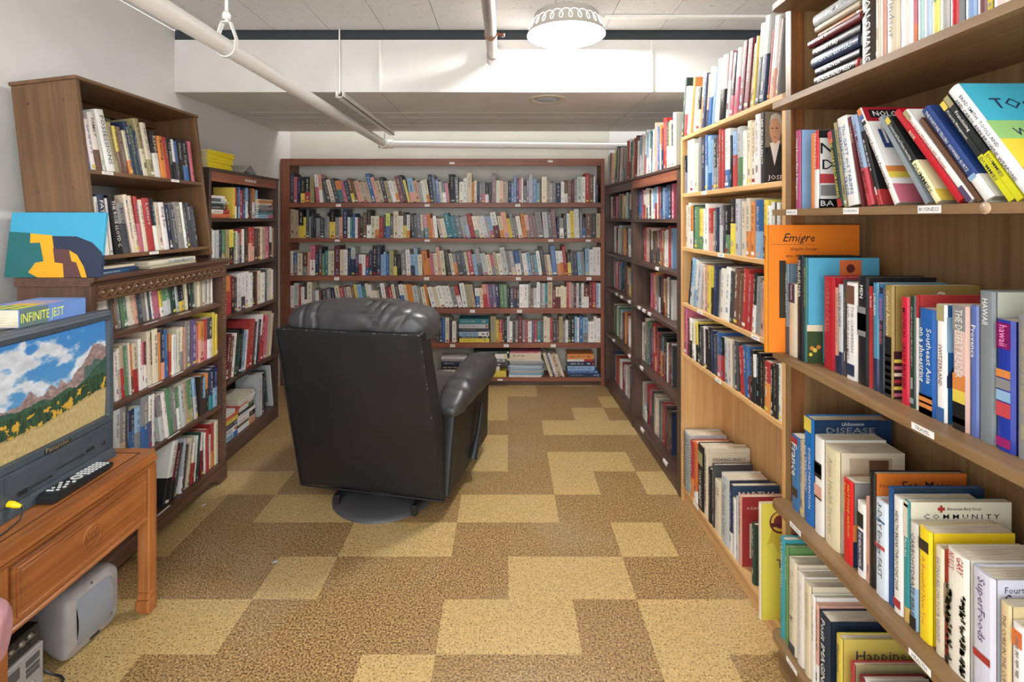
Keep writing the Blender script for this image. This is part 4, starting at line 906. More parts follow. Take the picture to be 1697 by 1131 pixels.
# the two yellow guides carry their series word on the foot of the spine: part of the spine print (see cover functions above)
# travel shelf
GT = 'books on the travel shelf'
hero(FN, N3, 1266.0, 1271.5, 38, rgb(236, 142, 30), 'tall orange book with black vertical bar, far end of the travel shelf', inset=-.024, d=.275, shelfgroup=GT, kind='hardcover_book', title='~Emigre', tcol='bk', tz=(.72, .92), tsize=1.1, covercol=rgb(236, 128, 28), gloss=False,
     cover=cov(('t', '~Emigre', .17, .87, .35, 'bk'), ('r', .04, .52, .845, .848, 'br'), ('t', '~Graphic Design', .25, .80, .29, 'dr'), ('t', '~into the', .2, .745, .16, 'dr'), ('t', '~Digital Realm', .38, .745, .25, 'dr'), ('r', .13, .20, .27, .72, rgb(44, 40, 24))))
TV_ = [(1301.5, 1307, 26.5, rgb(110, 128, 142), 'grey-blue faded book right of the tall orange one on the travel shelf', dict(c2='dg', frac=.3, title='THE LAST EMPEROR', tcol='wh')),
       (1307.5, 1321, 21.0, rgb(226, 216, 194), 'cream-and-navy book on the travel shelf', dict(frac=.74, c2='cr', title='Pandaemonium', tcol='wh', tz=(.78, .98), bands=((.74, 1, 'nv'),))),
       (1321.5, 1332, 29.5, rgb(26, 36, 42), 'tall black-green book with white capitals on the travel shelf', dict(title='PHILADELPHIA', tcol='wh', tz=(.6, .95))),
       (1332.5, 1337.5, 29, rgb(44, 110, 110), 'teal garden book with sky and tulips on the travel shelf', dict(d=.20, covercol=rgb(88, 168, 200), title='English Country Gardens', tcol='ye', cover=cov(('r', 0, .22, .0, .3, rgb(60, 78, 50)), ('r', 0, .22, .3, .36, 'cr'), ('o', .07, .14, .006, 'og'), ('o', .11, .12, .006, 'ye'), ('o', .16, .15, .006, 'og'), ('o', .05, .08, .005, 'ye'), ('r', .45, .75, .82, .98, 'oe'), ('o', .6, .9, .012, 'dr')))),
       (1364.5, 1384, 24.5, rgb(176, 36, 48), 'red book lettered OVERBOOKED on the travel shelf', dict(title='OVERBOOKED', tcol=rgb(206, 110, 90), tz=(.4, .95), tsize=.5)),
       (1384.5, 1389, 22, 'pc', 'thin peach book right of the red one on the travel shelf', dict(c2='nv', frac=.2)),
       (1389.5, 1397, 23, 'lg', 'light grey and navy paperback on the travel shelf', dict(c2='nv', frac=.25, title='LAZY BLONDE', tcol='nv')),
       (1397.5, 1402, 24.5, 'dg', 'charcoal thin book left of the Caribbean one on the travel shelf', dict()),
       (1402.5, 1421, 24, 'wh', 'white book lettered Caribbean and Bahamas on the travel shelf', dict(title='THE CARIBBEAN|AND THE BAHAMAS', tcol='gy', bands=((.78, .97, 'br'), (.04, .16, 'nv')), tz=(.2, .76))),
       (1421.5, 1440, 26, rgb(30, 32, 36), 'black book with a grey group photo spine on the travel shelf', dict(title='MEN', tcol='wh', tz=(.8, .92), tsize=.4, bands=((.45, .72, 'gy'), (.5, .66, 'lg')))),
       (1440.5, 1446.5, 24, 'rd', 'thin red book right of the black photo-spined one on the travel shelf', dict(title='RUSSIA', tcol='wh')),
       (1447, 1456, 25, rgb(70, 130, 160), 'worn blue book on the travel shelf', dict(c2='nv', frac=.3, title='LADAKH', tcol='wh')),
       (1456.5, 1466.5, 24, rgb(30, 44, 60), 'dark blue guide with pink lettering on the travel shelf', dict(title='INSIGHT GUIDES', tcol='pk', bands=((.7, .95, 'bl'),))),
       (1467, 1481.5, 25, rgb(150, 126, 70), 'gold guide to Central America with a woven-pattern foot on the travel shelf', dict(d=.19, covercol=rgb(150, 126, 70), title='Central America', tcol='cr', tz=(.55, .95), bands=((0, .38, 'bk'), (.03, .07, 'ye'), (.10, .13, 'rd'), (.16, .19, 'ye'), (.22, .25, 'pk'), (.28, .32, 'ye'), (.36, .54, 'bk')), cover=cov(('r', 0, 1, 0, .42, rgb(60, 34, 40)), *[('r', 0, .5, .02 + .06 * q, .05 + .06 * q, ('pk', 'ye', 'rd', 'cr')[q % 4]) for q in range(6)], ('t', 'C', .42, .8, .18, 'cr')))),
       (1494, 1507, 23, rgb(200, 34, 60), 'crimson guide with black lettering on the travel shelf', dict(title='MICHELIN  GREAT BRITAIN', tcol='bk', tz=(.05, .9), tsize=.55)),
       (1507.5, 1518, 23.5, rgb(44, 60, 50), 'dark green mottled book right of the crimson guide on the travel shelf', dict()),
       (1518.5, 1522.5, 24, 'rd', 'red-topped thin guide behind the blue Southeast Asia one', dict(c2='wh', frac=.8)),
       (1523, 1552, 21.5, rgb(36, 92, 164), 'blue guide lettered Southeast Asia on a shoestring on the travel shelf', dict(title='Southeast Asia|on a shoestring', tcol='wh', tz=(.3, .82), tsize=.8, bands=((0, .18, 'og'), (0, .06, 'db'), (.16, .19, 'nv'), (.1, .12, 'ye')))),
       (1552.5, 1569.5, 23, rgb(236, 234, 228), 'white-and-blue guide lettered Switzerland on the travel shelf', dict(title='SWITZERLAND', tcol='dr', tz=(.3, .66), tsize=.5, covercol=rgb(40, 100, 160), bands=((0, .12, 'bl'), (.86, 1, 'ol')), cover=cov(('r', 0, 1, .6, .9, 'lb'), ('p', [(0, .4), (.3, .7), (.6, .5), (1, .75), (1, .3), (0, .3)], 'nv')))),
       (1579, 1607, 23.5, rgb(206, 172, 160), 'desert guide with cactus and sunset spine on the travel shelf', dict(title='THE DESERT READER', tcol='wh', tz=(.42, .97), tsize=.6, bands=((0, .22, 'bk'), (.22, .32, 'ye'), (.32, .45, 'og'), (.05, .1, 'rd'), (.8, 1, 'gy')), covercol='tn')),
       (1608, 1622, 24, rgb(90, 108, 170), 'blue-violet guide lettered Provence on the travel shelf', dict(title='Provence', tcol='wh', tz=(.5, .85), tsize=.8, covercol=rgb(232, 96, 60))),
       (1623, 1650, 27, rgb(116, 124, 128), 'grey clothbound book lettered HAWAII on the travel shelf', dict(title='HAWAII', tcol='wh', tz=(.78, .95), tsize=.5, covercol=rgb(170, 172, 160), gloss=False)),
       (1651, 1683, 22.5, rgb(34, 54, 150), 'blue-and-magenta island guide with photo patches at the travel shelf end', dict(title='hawaii', tcol=rgb(236, 140, 190), tz=(.80, .96), tsize=.6, bands=((.78, .98, rgb(120, 26, 90)), (.56, .62, 'og'), (.47, .55, 'gy'), (.38, .46, 'lb'), (.26, .37, 'rw'), (.03, .1, rgb(150, 30, 100))))),
       (1686, 1712, 24, 'gy', 'grey book after the island guide, last on the travel shelf', dict())]
for a, b_, h, c, lab, kw in TV_:
    kw = dict(kw); dd = kw.pop('d', .16); kw.setdefault('gloss', True)
    kd = 'hardcover_book' if a in (1332.5, 1364.5, 1421.5, 1623, 1321.5, 1397.5) else 'paperback_book'
    hero(FN, N3, a, b_, h, c, lab, inset=.03 if a < 1340 else .056, d=dd, kind=kd, shelfgroup=GT, **kw)
# health shelf
GH = 'books on the health shelf'
HB = [(1312, 1325.5, 21.5, rgb(60, 110, 160), 0, 'blue guide lettered France at the far end of the health shelf', dict(title='France', tcol='wh', tz=(.45, .9), tsize=.9, bands=((.88, .98, 'rd'), (.18, .3, 'db')))),
      (1326, 1332.5, 21.5, 'tn', 0, 'thin tan paperback between the France guide and the tall blue book', dict()),
      (1333, 1349, 29.5, rgb(30, 104, 176), 2, 'tall blue book lettered Disease Prevention, dark blue cover, on health shelf', dict(title='DISEASE PREVENTION|and TREATMENT', tcol='wh', tz=(.1, .72), bands=((.87, 1, 'ye'),), d=.215, covercol=rgb(24, 52, 84), cover=cov(('t', 'LifeExtension', .36, .952, .28, .045, 'lg'), ('t', 'DISEASE', .16, .882, .62, .075, 'gy'), ('t', 'PREVENTION', .14, .76, .76, 'gy')))),
      (1350, 1366, 26, 'wh', 2, 'thick white paperback with a small chef photo on the health shelf', dict(bands=((.58, .74, 'bk'), (.62, .72, 'lg'), (.38, .5, 'pc'), (.36, .38, 'bk')), covercol='wh', marks=False)),
      (1366.5, 1392, 25.5, rgb(222, 212, 176), 2, 'very thick cream speckled paperback on the health shelf', dict(title='Asian Health Secrets', tcol='tn', covercol='cr', tsize=.4, cover=cov(('r', .15, .8, .75, .95, 'tn'), ('r', .45, .75, .78, .93, 'br')))),
      (1398, 1414, 20.5, rgb(206, 34, 36), 2, 'red paperback lettered Fast Food Nation on the health shelf', dict(title='FAST FOOD NATION|Eric Schlosser', tcol='ye', tz=(.1, .95), covercol='gy', cover=cov(('r', 0, 1, 0, .3, 'nv'), ('r', 0, 1, .3, .5, 'og')))),
      (1421, 1435, 17.5, 'wh', 2, 'short white paperback with black photo patches on the health shelf', dict(bands=((.66, .86, 'bk'), (.1, .62, 'nv')), marks=False, title='THE HEALING POWERS', tcol='wh', tz=(.12, .6))),
      (1436, 1440.5, 20, 'pc', 2, 'thin peach book left of the tall black one on the health shelf', dict()),
      (1441, 1450.5, 26.5, 'bk', 2, 'tall black book with an orange eat-and-move cover on the health shelf', dict(d=.21, covercol=rgb(206, 112, 44), cover=cov(('t', 'How to', .05, .88, .2, 'br'), ('t', 'Eat, Move', .3, .86, .55, 'db')), marks=False)),
      (1451, 1472, 21.5, rgb(214, 226, 238), 2, 'pale blue book lettered 3-day energy fast on the health shelf', dict(title='3-DAY Energy FAST', tcol='dg', tz=(.2, .97), tsize=.45, bands=((.78, .8, 'bl'), (.5, .54, 'rw')), covercol='wh')),
      (1473, 1480, 26, rgb(40, 84, 140), 1, 'tall thin blue book right of the pale energy-fast one', dict(d=.2, covercol=rgb(30, 56, 80), marks=False)),
      (1481, 1497, 25, 'wh', 1, 'white paperback lettered Health Breakthroughs 2008 on the health shelf', dict(title='HEALTH BREAKTHROUGHS 2008', tcol='bk', tz=(.2, .88), tsize=.5, bands=((.05, .12, 'rd'),))),
      (1498, 1507, 25.5, rgb(44, 140, 146), 1, 'teal-footed book with a cream cross-marked Community cover on health shelf', dict(c2=rgb(210, 170, 90), frac=.12, d=.215, covercol=rgb(226, 222, 200), title='Community First Aid', tcol='wh', bands=((.7, 1, 'cr'), (.95, .975, 'rd')),
          cover=cov(('r', .30, .325, .915, .975, 'rd'), ('r', .277, .348, .932, .958, 'rd'), ('t', 'American Red Cross', .37, .935, .33, .035, 'bk'), ('t', 'C O M M U N I T Y', .14, .865, .74, .055, 'bk')))),
      (1508, 1522, 22, rgb(206, 204, 196), 1, 'grey-white book with blue foot left of the yellow one on health shelf', dict(title='CARBOHYDRATE BIBLE', tcol='dg', c2='lb', frac=.4, bands=((0, .12, 'bk'),))),
      (1523, 1545, 22.5, rgb(238, 206, 40), 1, 'bright yellow paperback lettered A Beautiful New You on the health shelf', dict(title='A Beautiful New You', tcol='og', tz=(.1, .75), tsize=.4, bands=((.8, .9, 'db'),), covercol=rgb(238, 206, 40), cover=cov(('t', 'A', .12, .7, .1, 'og'), ('t', 'E', .12, .6, .1, 'og'), ('t', 'N', .12, .48, .1, 'ol')))),
      (1550, 1564, 21, 'cr', 1, 'cream book with grey lettering and a red cover on the health shelf', dict(title='EATING BELOW YOUR WEIGHT', tcol='gy', covercol=rgb(196, 74, 50), cover=cov(('r', 0, 1, .4, .7, 'tn')))),
      (1570, 1606, 22.5, rgb(236, 230, 216), 1, 'thick white book with dark ivy leaves, anti-aging program, on health shelf', dict(title="GARY|NULL'S", tcol='rd', tz=(.84, .98), tsize=.9, marks=False, bands=(), covercol=rgb(236, 230, 216))),
      (1612, 1650, 22.5, rgb(206, 208, 222), 0, 'lavender-grey book lettered SuperFoods with leaf and berries, health shelf', dict(title='SuperFoods', tcol='pu', tz=(.42, .95), tsize=.45, bands=((.3, .36, 'rd'),), covercol=rgb(206, 208, 222), cover=cov(('t', 'Fourteen Foods', .1, .9, .6, 'dg'), ('t', 'SuperFoods', .1, .8, .85, 'dg'), ('p', [(.06, .48), (.2, .52), (.35, .5), (.2, .455)], 'gn'), ('o', .3, .22, .014, 'nv'), ('o', .38, .24, .012, 'nv')))),
      (1658, 1676, 20, rgb(212, 192, 146), 0, 'tan paperback near the close end of the health shelf', dict(title='THE CURE IN THE CUPBOARD', tcol='br', tsize=.5)),
      (1677, 1700, 18, 'wh', 0, 'white-and-orange paperback at the close end of the health shelf', dict(bands=((.8, .95, 'oe'),)))]
for a, b_, h, c, lean, lab, kw in HB:
    kw = dict(kw); dd = kw.pop('d', .165); kw.setdefault('gloss', True)
    kd = 'hardcover_book' if a in (1333, 1441, 1451, 1612, 1473, 1550) else 'paperback_book'
    o = hero(FN, N4, a, b_, h, c, lab, lean=0, inset=.045, d=dd, kind=kd, shelfgroup=GH, **kw)
    if a == 1570:   # ivy leaves printed on the spine
        me = o.data; t = max(v.co.x for v in me.vertices); b = MB(); rr2 = random.Random(3)
        for q in range(120):
            x = t * (rr2.uniform(.06, .3) if q % 2 else rr2.uniform(.74, .94)); z = .004 + rr2.random() * .15; a_ = rr2.random() * 6.28; r_ = .0048
            b.add([(x + r_ * (1.0 if k_ % 2 == 0 else .45) * math.cos(a_ + k_ * math.pi / 5), -.0052, z + r_ * (1.0 if k_ % 2 == 0 else .45) * math.sin(a_ + k_ * math.pi / 5)) for k_ in range(10)], [list(range(10))], rgb(46, 50, 34), M_GLOSS)
        b.build('printed_ivy', o)
# bottom shelf of the brown bookcase
GL = 'books on the brown bookcase bottom shelf'
LB_ = [(1293, 1300.5, 29.5, rgb(60, 150, 160), 'tall teal book lettered Ultimate You, far end of the brown bookcase bottom shelf', dict(title='ULTIMATE YOU', tcol='cr', tz=(.2, .95), d=.19)),
       (1301, 1306, 28.5, rgb(96, 140, 80), 'green book beside the teal one on the brown bookcase bottom shelf', dict(d=.2, title='The Good Life', tcol='cr')),
       (1307, 1321, 26.5, 'cr', 'cream book lettered The World for Medicine on brown bookcase bottom shelf', dict(title='The World for Medicine', tcol='tn', bands=((0, .1, 'dg'),), d=.18)),
       (1321.5, 1333, 25.5, rgb(226, 220, 208), 'off-white book left of the GAIL one on brown bookcase bottom shelf', dict(title='The Road Less Hurried', tcol='lg', d=.18)),
       (1333.5, 1344, 25, rgb(216, 204, 172), 'beige book lettered GAIL on its cover, brown bookcase bottom shelf', dict(title='PASSAGES', tcol='tn', d=.2, covercol=rgb(216, 206, 180), cover=cov(('t', 'GAIL', .2, .83, .22, 'bk'), ('t', 'SHEEHY', .5, .83, .35, 'bk')))),
       (1344.5, 1351, 23.5, 'wh', 'white book right of the beige GAIL one, brown bookcase bottom shelf', dict(d=.19)),
       (1351.5, 1357, 22.5, 'pc', 'slim beige-and-dark book left of the navy one, brown bookcase bottom shelf', dict(d=.19, c2='wh', frac=.3)),
       (1357.5, 1376, 22, rgb(26, 42, 62), 'navy book lettered Posit Imagine on brown bookcase bottom shelf', dict(title='Posit IMAGINE', tcol='wh', tz=(.1, .95), tsize=.5, d=.18)),
       (1386, 1396, 21.5, rgb(206, 186, 80), 'mustard book lettered Happiness on brown bookcase bottom shelf', dict(d=.17, title='Happiness', tcol='dg', covercol=rgb(206, 186, 90), cover=cov(('t', 'Happiness', .2, .76, .9, .16, 'dg'), ('t', 'Is', .2, .5, .15, .14, 'dg')))),
       (1409, 1416, 19, 'rd', 'short red-spined book right of the mustard one, brown bookcase bottom shelf', dict(d=.17, covercol='ol')),
       (1424, 1432, 18.5, rgb(120, 30, 36), 'small dark-red book near the front, brown bookcase bottom shelf', dict(d=.15, covercol='wh')),
       (1440, 1462, 19.5, 'cr', 'thick cream book near the close end, brown bookcase bottom shelf', dict(d=.18)),
       (1462.5, 1480, 20, 'gy', 'grey book behind the price of cream ones, brown bookcase bottom shelf', dict(d=.18)),
       (1481, 1510, 21, 'wh', 'thick white book under the health shelf label, brown bookcase bottom shelf', dict(d=.19)),
       (1511, 1535, 22, 'cr', 'cream paperback at the close end of the brown bookcase bottom shelf', dict(d=.19))]
for a, b_, h, c, lab, kw in LB_:
    kw = dict(kw); hero(FN, N5, a, b_, h, c, lab.replace('behind the price of cream ones', 'between cream and white ones'), inset=.022, shelfgroup=GL, **kw)
# ------------------------------------------------------------------ books on the left
HU = 'leaning hutch'
shelf_row(FH, HZ[0], 137, 325, "<4 pu/bl4^18 wh9^19 wh/br10^22=FAMILY wh3^20 <7 wh15^24=POSSESSIONS <6 ol8^20=Dark_Companion ye/br6^19 br8^19=Dark_Companion cr/og6^18 nv14^22=THE_GOLD nv6^19=The_Dark_Companion_Set ol/cr16^24.5 <2 bk/wh10^20.5=KENNEDY og9^19=Running rd6^19=THE_FIRE | bk7^19.5=The_Master wh/bk4^19 bl/dg4^18.5 bk7^20=Choices bk/bl8^20=Into_Dark bk4^19 pk5^20", 20, 'upper shelf', HU, depth=.17, near=True, parts=True, maxh=.275)
shelf_row(FH, HZ[1], 148, 330, "bk/wh5^22 wh7^22=House_of_Cards nv/wh14^23=FAT_COX wh4 <3 bk13^23=THE_ROSE_LLOYD_C gy/dg14^20=BROKEN_PREY <4 cr16^23.5=Miss_Tallulah_Bankhead <2 rd/pk15^23=THE_ROAD rw_12^22.5=Letters bk/wh7^22.5 cr8^21 wh9^21=King_Rat nv6^20 dg9^20=The_Dressmaker gy11^21.5=BOONE wh4^21.5 dg5^21 dg11^21.5=Stories".replace('rw_12', 'rd12'), 21, 'lower shelf', HU, depth=.17, near=True, parts=True, maxh=.285)
GF = 'books lying on the carved bookcase'
sA = FA.at
place_book(FA, .070, 1.1503, .026, .012, .215, .12, 0, False, 'paperback_book', 'blue paperback lettered Ocean Exploration lying on top of the carved bookcase', GF, near=True, parts=True, flat=R(3), c1=rgb(30, 84, 124), c2=rgb(26, 56, 84), frac=.25, title='OCEAN EXPLORATION', tcol='wh', tz=(.25, .95))
place_book(FA, .072, 1.1625, .030, .007, .20, .11, 0, False, 'paperback_book', 'thin navy paperback lying on the Ocean Exploration one', GF, near=True, parts=True, flat=R(2), c1=rgb(40, 60, 100), marks=False)
place_book(FA, .066, 1.1697, .032, .009, .19, .10, 0, False, 'paperback_book', 'cream paperback lying topmost of the small pile beside the painting', GF, near=True, parts=True, flat=0, c1=PAL['cr'], marks=False)
place_book(FA, .315, 1.1503, .012, .009, .33, .14, 0, True, 'hardcover_book', 'pale olive book lying under the large cream one on the carved bookcase', GF, near=True, parts=True, flat=R(2), c1=rgb(196, 194, 160), marks=False)
place_book(FA, .305, 1.1595, .010, .021, .33, .14, 0, True, 'hardcover_book', "large cream book lettered Discovering America's Past lying on the carved bookcase", GF, near=True, parts=True, flat=R(2), c1=rgb(222, 216, 192), title="DISCOVERING AMERICA'S PAST", tcol='bl', tz=(.05, .62), tsize=.8)

CA = 'carved bookcase'
shelf_row(FA, AZ[0], 160, 323, "<9 wh5 cr5 wh4 wh/dg4 wh6 dg5 br6 gy6 gn10 wh3 cr7 pc6 dg8 gy6 wh3 dg4 wh4 pk5 pk4 ye/wh5 gn/lg12 dn8 lg5 bk/ye9 <5 cr4 bk5 dn5", 12.8, 'first shelf', CA, depth=.13, near=True, maxh=.15, inset=.05, kindset='slim_paperback', jit=.004)
shelf_row(FA, AZ[0], 328, 353, "cr8^17 tn3^14 wh4^16 cr3^13 gy3^12 wh3^16 tn5^17 wh4^14", 15, 'first shelf right-end', CA, depth=.13, near=True, inset=.04, maxh=.185, jit=.004)
shelf_row(FA, AZ[1], 192, 367, "<4 wh9^19 wh/tn5^20 tn/rd7^21 gn8^20 wh3 og/br5^20 cr/rd10^20 <2 wh6^21 pk/wh5^19 dr/wh6^19 cr8^23 bk/cr3^22 cr12^23 og4^21 nv/pc8^22 bl7^21 | og/rd5^19 wh6^18 lg5^18 cr7^20 cr/gy5^20 pc3 gy11^22 pu11^21.5 pk4^18 og/pc12^19.5 rd/pk6^20 dg/wh10^20 ye13^22", 20, 'second shelf', CA, depth=.17, near=True, inset=.02, maxh=.235)
shelf_row(FA, AZ[2], 182, 367, "cr8^22 lg14^24 gy/tn12^24 dg5 nv/bl12^20 lb/gy13^20 gy/bl16^24 wh/pu7^22 wh5^22 <9 gy/lg10^20 wh8 | <7 gn18^21 gn/wh6^20 lg8^20 tn8^20 gn/ol10^20 lb/lg7^20 | _4 db12^19 og/db6^19 nv/tl8^20 nv/lb10^20.5", 21, 'third shelf', CA, depth=.17, near=True, inset=.02, maxh=.235)
shelf_row(FA, AZ[3], 268, 368, "_1 >16 wh/bk14^27 >14 dr/bk9^23 dg6^23 >9 lg/wh6^24 dg3 cr6^23 cr7^22 >7 wh/rd7^19 wh4^21 dn3^22 | wh/dr7^21 wh4^20 rd7^21 wh5^17 rd/og6^22 cr8^22", 22, 'bottom shelf', CA, depth=.18, near=True, inset=.02, maxh=.265)
TB = 'left tower bookcase'
stack(FT, TZ[0], 347, [('oe', .024, .195), ('wh/rd', .024, .185), ('dg', .022, .16), ('bk', .012, .14), ('lg', .010, .175), ('dg/wh', .016, .155), ('wh', .016, .14)], 'first-shelf left stack', TB, depth=.15, titles=[None, 'GENERATION', None, None, None, None, None], near=True)
shelf_row(FT, TZ[0], 386, 428, "ye5^18 rd/wh4^18 bk3 bl/lb5^19 rd7^17 nv/bl5^19 lb/wh5^19 nv5 br5^18 og/wh5^19 dg2 lb6^18 ", 18, 'first shelf', TB, depth=.16, maxh=.19, inset=.03)
stack(FT, TZ[0], 429, [('lb/pk', .024, .20), ('tl', .015, .20), ('dg', .015, .20), ('gy', .018, .20), ('gy/dg', .014, .20), ('cr', .012, .19), ('og', .014, .195), ('tn', .012, .19)], 'first-shelf right stack', TB, depth=.15)
shelf_row(FT, TZ[1], 347, 457, "lg8^21 wh5^20 lg8^20 nv7^20 gn/ol7^20 ol8^20 ye/bk9^20 gn/gy4^18 cr4 gy6^18 rd/nv4^20 wh6^20 db7^21 rd/pc8^21 rd/pc6^21 db6^20 br5^20 cr5^21 tn6^21 pk6^21 dg/rd4^21 wh/bk4^21 tn3^20", 20, 'second shelf', TB, depth=.17, maxh=.24, inset=.02)
shelf_row(FT, TZ[2], 368, 457, "pc7^22 og/rd8^22 rd4^22 dr/bk7^21 dg5^20 wh/lg8^22 wh/dg7^22 wh8^22 wh6^21 bk6^21 dr4^21 cr14^21 dg4^21 lg5^21 cr5^21 wh3^20", 21, 'third shelf', TB, depth=.17, maxh=.255, inset=.02)
shelf_row(FT, TZ[3], 366, 456, "_2 >9 bk6^24 dr6^26 br6^24 wh6^25 bk/dn9^26 bk5^26 lb6^24 wh4^24 rd6^29 rd6^29 dg3^27 >9 wh9^30 wh/rd9^30 pk5^28 tn5^30 cr4^28", 24, 'fourth shelf', TB, depth=.18, maxh=.34, inset=.02)
stack(FT, TZ[4], 374, [('lb/bl', .030, .13), ('lg/wh', .035, .12), ('dg', .03, .13), ('ye', .024, .13), ('oe', .024, .14), ('wh/rd', .022, .15)], 'bottom-shelf left stack', TB, depth=.15, inset=.02)
stack(FT, TZ[4], 394, [('wh/og', .030, .21), ('db/tn', .018, .20), ('wh/bk', .032, .21), ('wh', .020, .205), ('bk', .020, .19), ('wh/gn', .022, .19), ('pc/wh', .020, .19), ('wh', .022, .20), ('cr', .02, .19)], 'bottom-shelf main stack', TB, depth=.16, inset=.02)
shelf_row(FT, TZ[4], 430, 441, "lg9^27 nv4^24 bk5^26", 26, 'bottom shelf right-end', TB, depth=.17, maxh=.33, inset=.02)
# picture frames leaning in the bottom of the tower
fz = TZ[4]
b = MB(); Mf = FT.M @ Matrix.Translation((LT - .024 - .004, .02, fz + .001)) @ Matrix.Rotation(R(-9), 4, 'Y')
Mf = FT.M @ Matrix.Translation((LT - .024 - .016, .02, fz + .001)) @ Matrix.Rotation(R(-9), 4, 'Y') @ Matrix.Translation((.012, 0, 0))
b.box(-.012, 0, 0, .19, 0, .29, PAL['lg'], M_MATTE, bev=.002); b.box(-.0135, -.012, .03, .16, .03, .26, rgb(90, 120, 120), M_MATTE)
o = b.build('picture_frame'); o.matrix_world = Mf; tag(o, 'pale grey picture frame leaning at the bottom right of the left tower bookcase', 'picture frame')

# yellow paperbacks lying on the tower
GY = 'yellow-backed magazines piled on the left tower bookcase'
zz = 1.630
for k in range(11):
    o = place_book(FT, .012 + BR.uniform(0, .012), zz + .0003, .012 + BR.uniform(0, .01), .0082, .255, .175, 0, False, 'magazine',
                   'bright yellow magazine in the pile on the tower, ' + (('lowest' if k == 0 else 'topmost' if k == 10 else ordn(k + 1) + ' from bottom')), GY, flat=R(BR.uniform(-2, 2) + (3 if k < 5 else 0)), c1=rgb(240, 216, 20), marks=False)
    zz += .0088
b = MB(); Mp = FT.M @ Matrix.Translation((.42, .03, 1.6305))
b.add([(0, 0, .0005), (.20, .0, .0005), (.20, .15, .004), (0, .14, .002)], [(0, 1, 2, 3)], PAL['wh'], M_MATTE); b.box(0, .20, .0, .14, -.0, .0012, PAL['wh'], M_MATTE)
o = b.build('loose_paper'); o.matrix_world = Mp; tag(o, 'loose white paper lying on top of the left tower bookcase', 'paper')
b = MB(); Mp = FT.M @ Matrix.Translation((.38, .02, 1.632))
b.add([(0, 0, 0), (.09, 0, .055), (.09, .12, .055), (0, .12, 0)], [(0, 1, 2, 3), (3, 2, 1, 0)], rgb(214, 214, 206), M_MATTE); b.add([(.09, 0, .055), (.17, 0, 0), (.17, .12, 0), (.09, .12, .055)], [(0, 1, 2, 3), (3, 2, 1, 0)], PAL['lg'], M_MATTE)
b.add([(.03, -.0005, .012), (.09, -.0005, .048), (.13, -.0005, .012)], [(0, 1, 2)], PAL['gy'], M_MATTE)
o = b.build('folded_card'); o.matrix_world = Mp; tag(o, 'folded photo card standing like a tent on the left tower bookcase', 'card')

# painting on the carved bookcase
pm = empty('painting', 'canvas painting of orange, brown and navy shapes under a blue sky, beside the hutch', 'painting', Matrix.Translation((-1.772, 1.788, 1.151)) @ Matrix.Rotation(R(-6.6), 4, 'X'))
W_, H_ = .338, .232
b = MB(); b.box(0, W_, 0, .013, 0, H_, rgb(60, 160, 196), M_MATTE, bev=.0015)
b.box(W_ - .001, W_ + .0006, .0008, .0122, .001, H_ * .34, rgb(40, 54, 84), M_MATTE)
def cvt(pts): return [((x - 38) / 432 * W_ + (y - 1008) * 0, -.0004, (1008 - y) / 297 * H_) for x, y in pts]
def poly(pts, c, k): b.add([(min(max((x - (38 + (1008 - y) * .12)) / (470 - 38) * W_, 0), W_), -.0004 * k, min(max((1008 - y) / 297 * H_, 0), H_)) for x, y in pts], [list(range(len(pts)))[::1]], c, M_MATTE)
poly([(200, 1008), (474, 1008), (486, 896), (440, 850), (370, 822), (262, 820), (200, 830)], rgb(36, 46, 72), 1)
poly([(38, 1008), (230, 1008), (240, 900), (215, 850), (160, 806), (62, 800)], rgb(28, 102, 104), 2)
poly([(147, 985), (190, 1008), (308, 1008), (305, 945), (268, 940), (262, 878), (265, 875), (258, 817), (160, 808), (158, 852), (203, 850), (218, 935), (180, 942)], rgb(240, 168, 24), 3)
poly([(308, 1008), (386, 1008), (366, 940), (345, 935), (332, 882), (262, 878), (268, 940), (305, 945)], rgb(92, 56, 56), 4)
poly([(388, 1008), (413, 1008), (400, 960), (370, 905), (335, 885), (345, 935), (366, 940)], rgb(240, 168, 24), 5)
b.build('canvas', pm)

# ------------------------------------------------------------------ side table
TX0, TX1, TY0, TY1, TZ_ = -1.72, -1.218, 1.20, 1.780, .552
tb = empty('side_table', 'carved honey-brown wooden side table with one drawer, carrying the television', 'table', Matrix.Translation((TX1, TY0, 0)))
Lx, Ly = TX0 - TX1, TY1 - TY0
b = MB()
ch = .02
def slabp(o_, z0, z1, c_=ch): 
    b.prism([(Lx - o_, -o_), (o_ - c_, -o_), (o_, -o_ + c_), (o_, Ly + o_ - c_), (o_ - c_, Ly + o_), (Lx - o_, Ly + o_)], 2, z0, z1)
slabp(.0, .532, .552); slabp(.004, .522, .532); slabp(-.006, .516, .522); slabp(-.001, .508, .516)
b.box(Lx + .04, -.045, .04, Ly - .04, .5515, .5527)
b.build('tabletop', tb, W_TBL[1])
b = MB()
for (x0, x1, y0, y1) in ((Lx + .035, -.04, .036, .040), (Lx + .035, -.04, Ly - .040, Ly - .036), (-.046, -.042, .036, Ly - .036), (Lx + .035, Lx + .039, .036, Ly - .036)): b.box(x0, x1, y0, y1, .5505, .5535)
b.build('inlay_line', tb, mat('inlay_shadow', rgb(86, 42, 22), .5))  # dark-brown lines framing the tabletop panel
for x in (0, 1):
    for y in (0, 1):
        xa = (-.052 if x == 0 else Lx + .004); ya = (.0 if y == 0 else Ly - .052); b = MB()
        for (z0, z1, g, s_) in ((.0, .012, .006, 0), (.012, .05, .0, 0), (.05, .075, .004, 0), (.075, .508, .005, 0)):
            b.box(xa + g, xa + .048 - g * .2, ya + g, ya + .048 - g * .2, z0, z1, bev=.004)
        b.build('leg', tb, W_TBL[2])
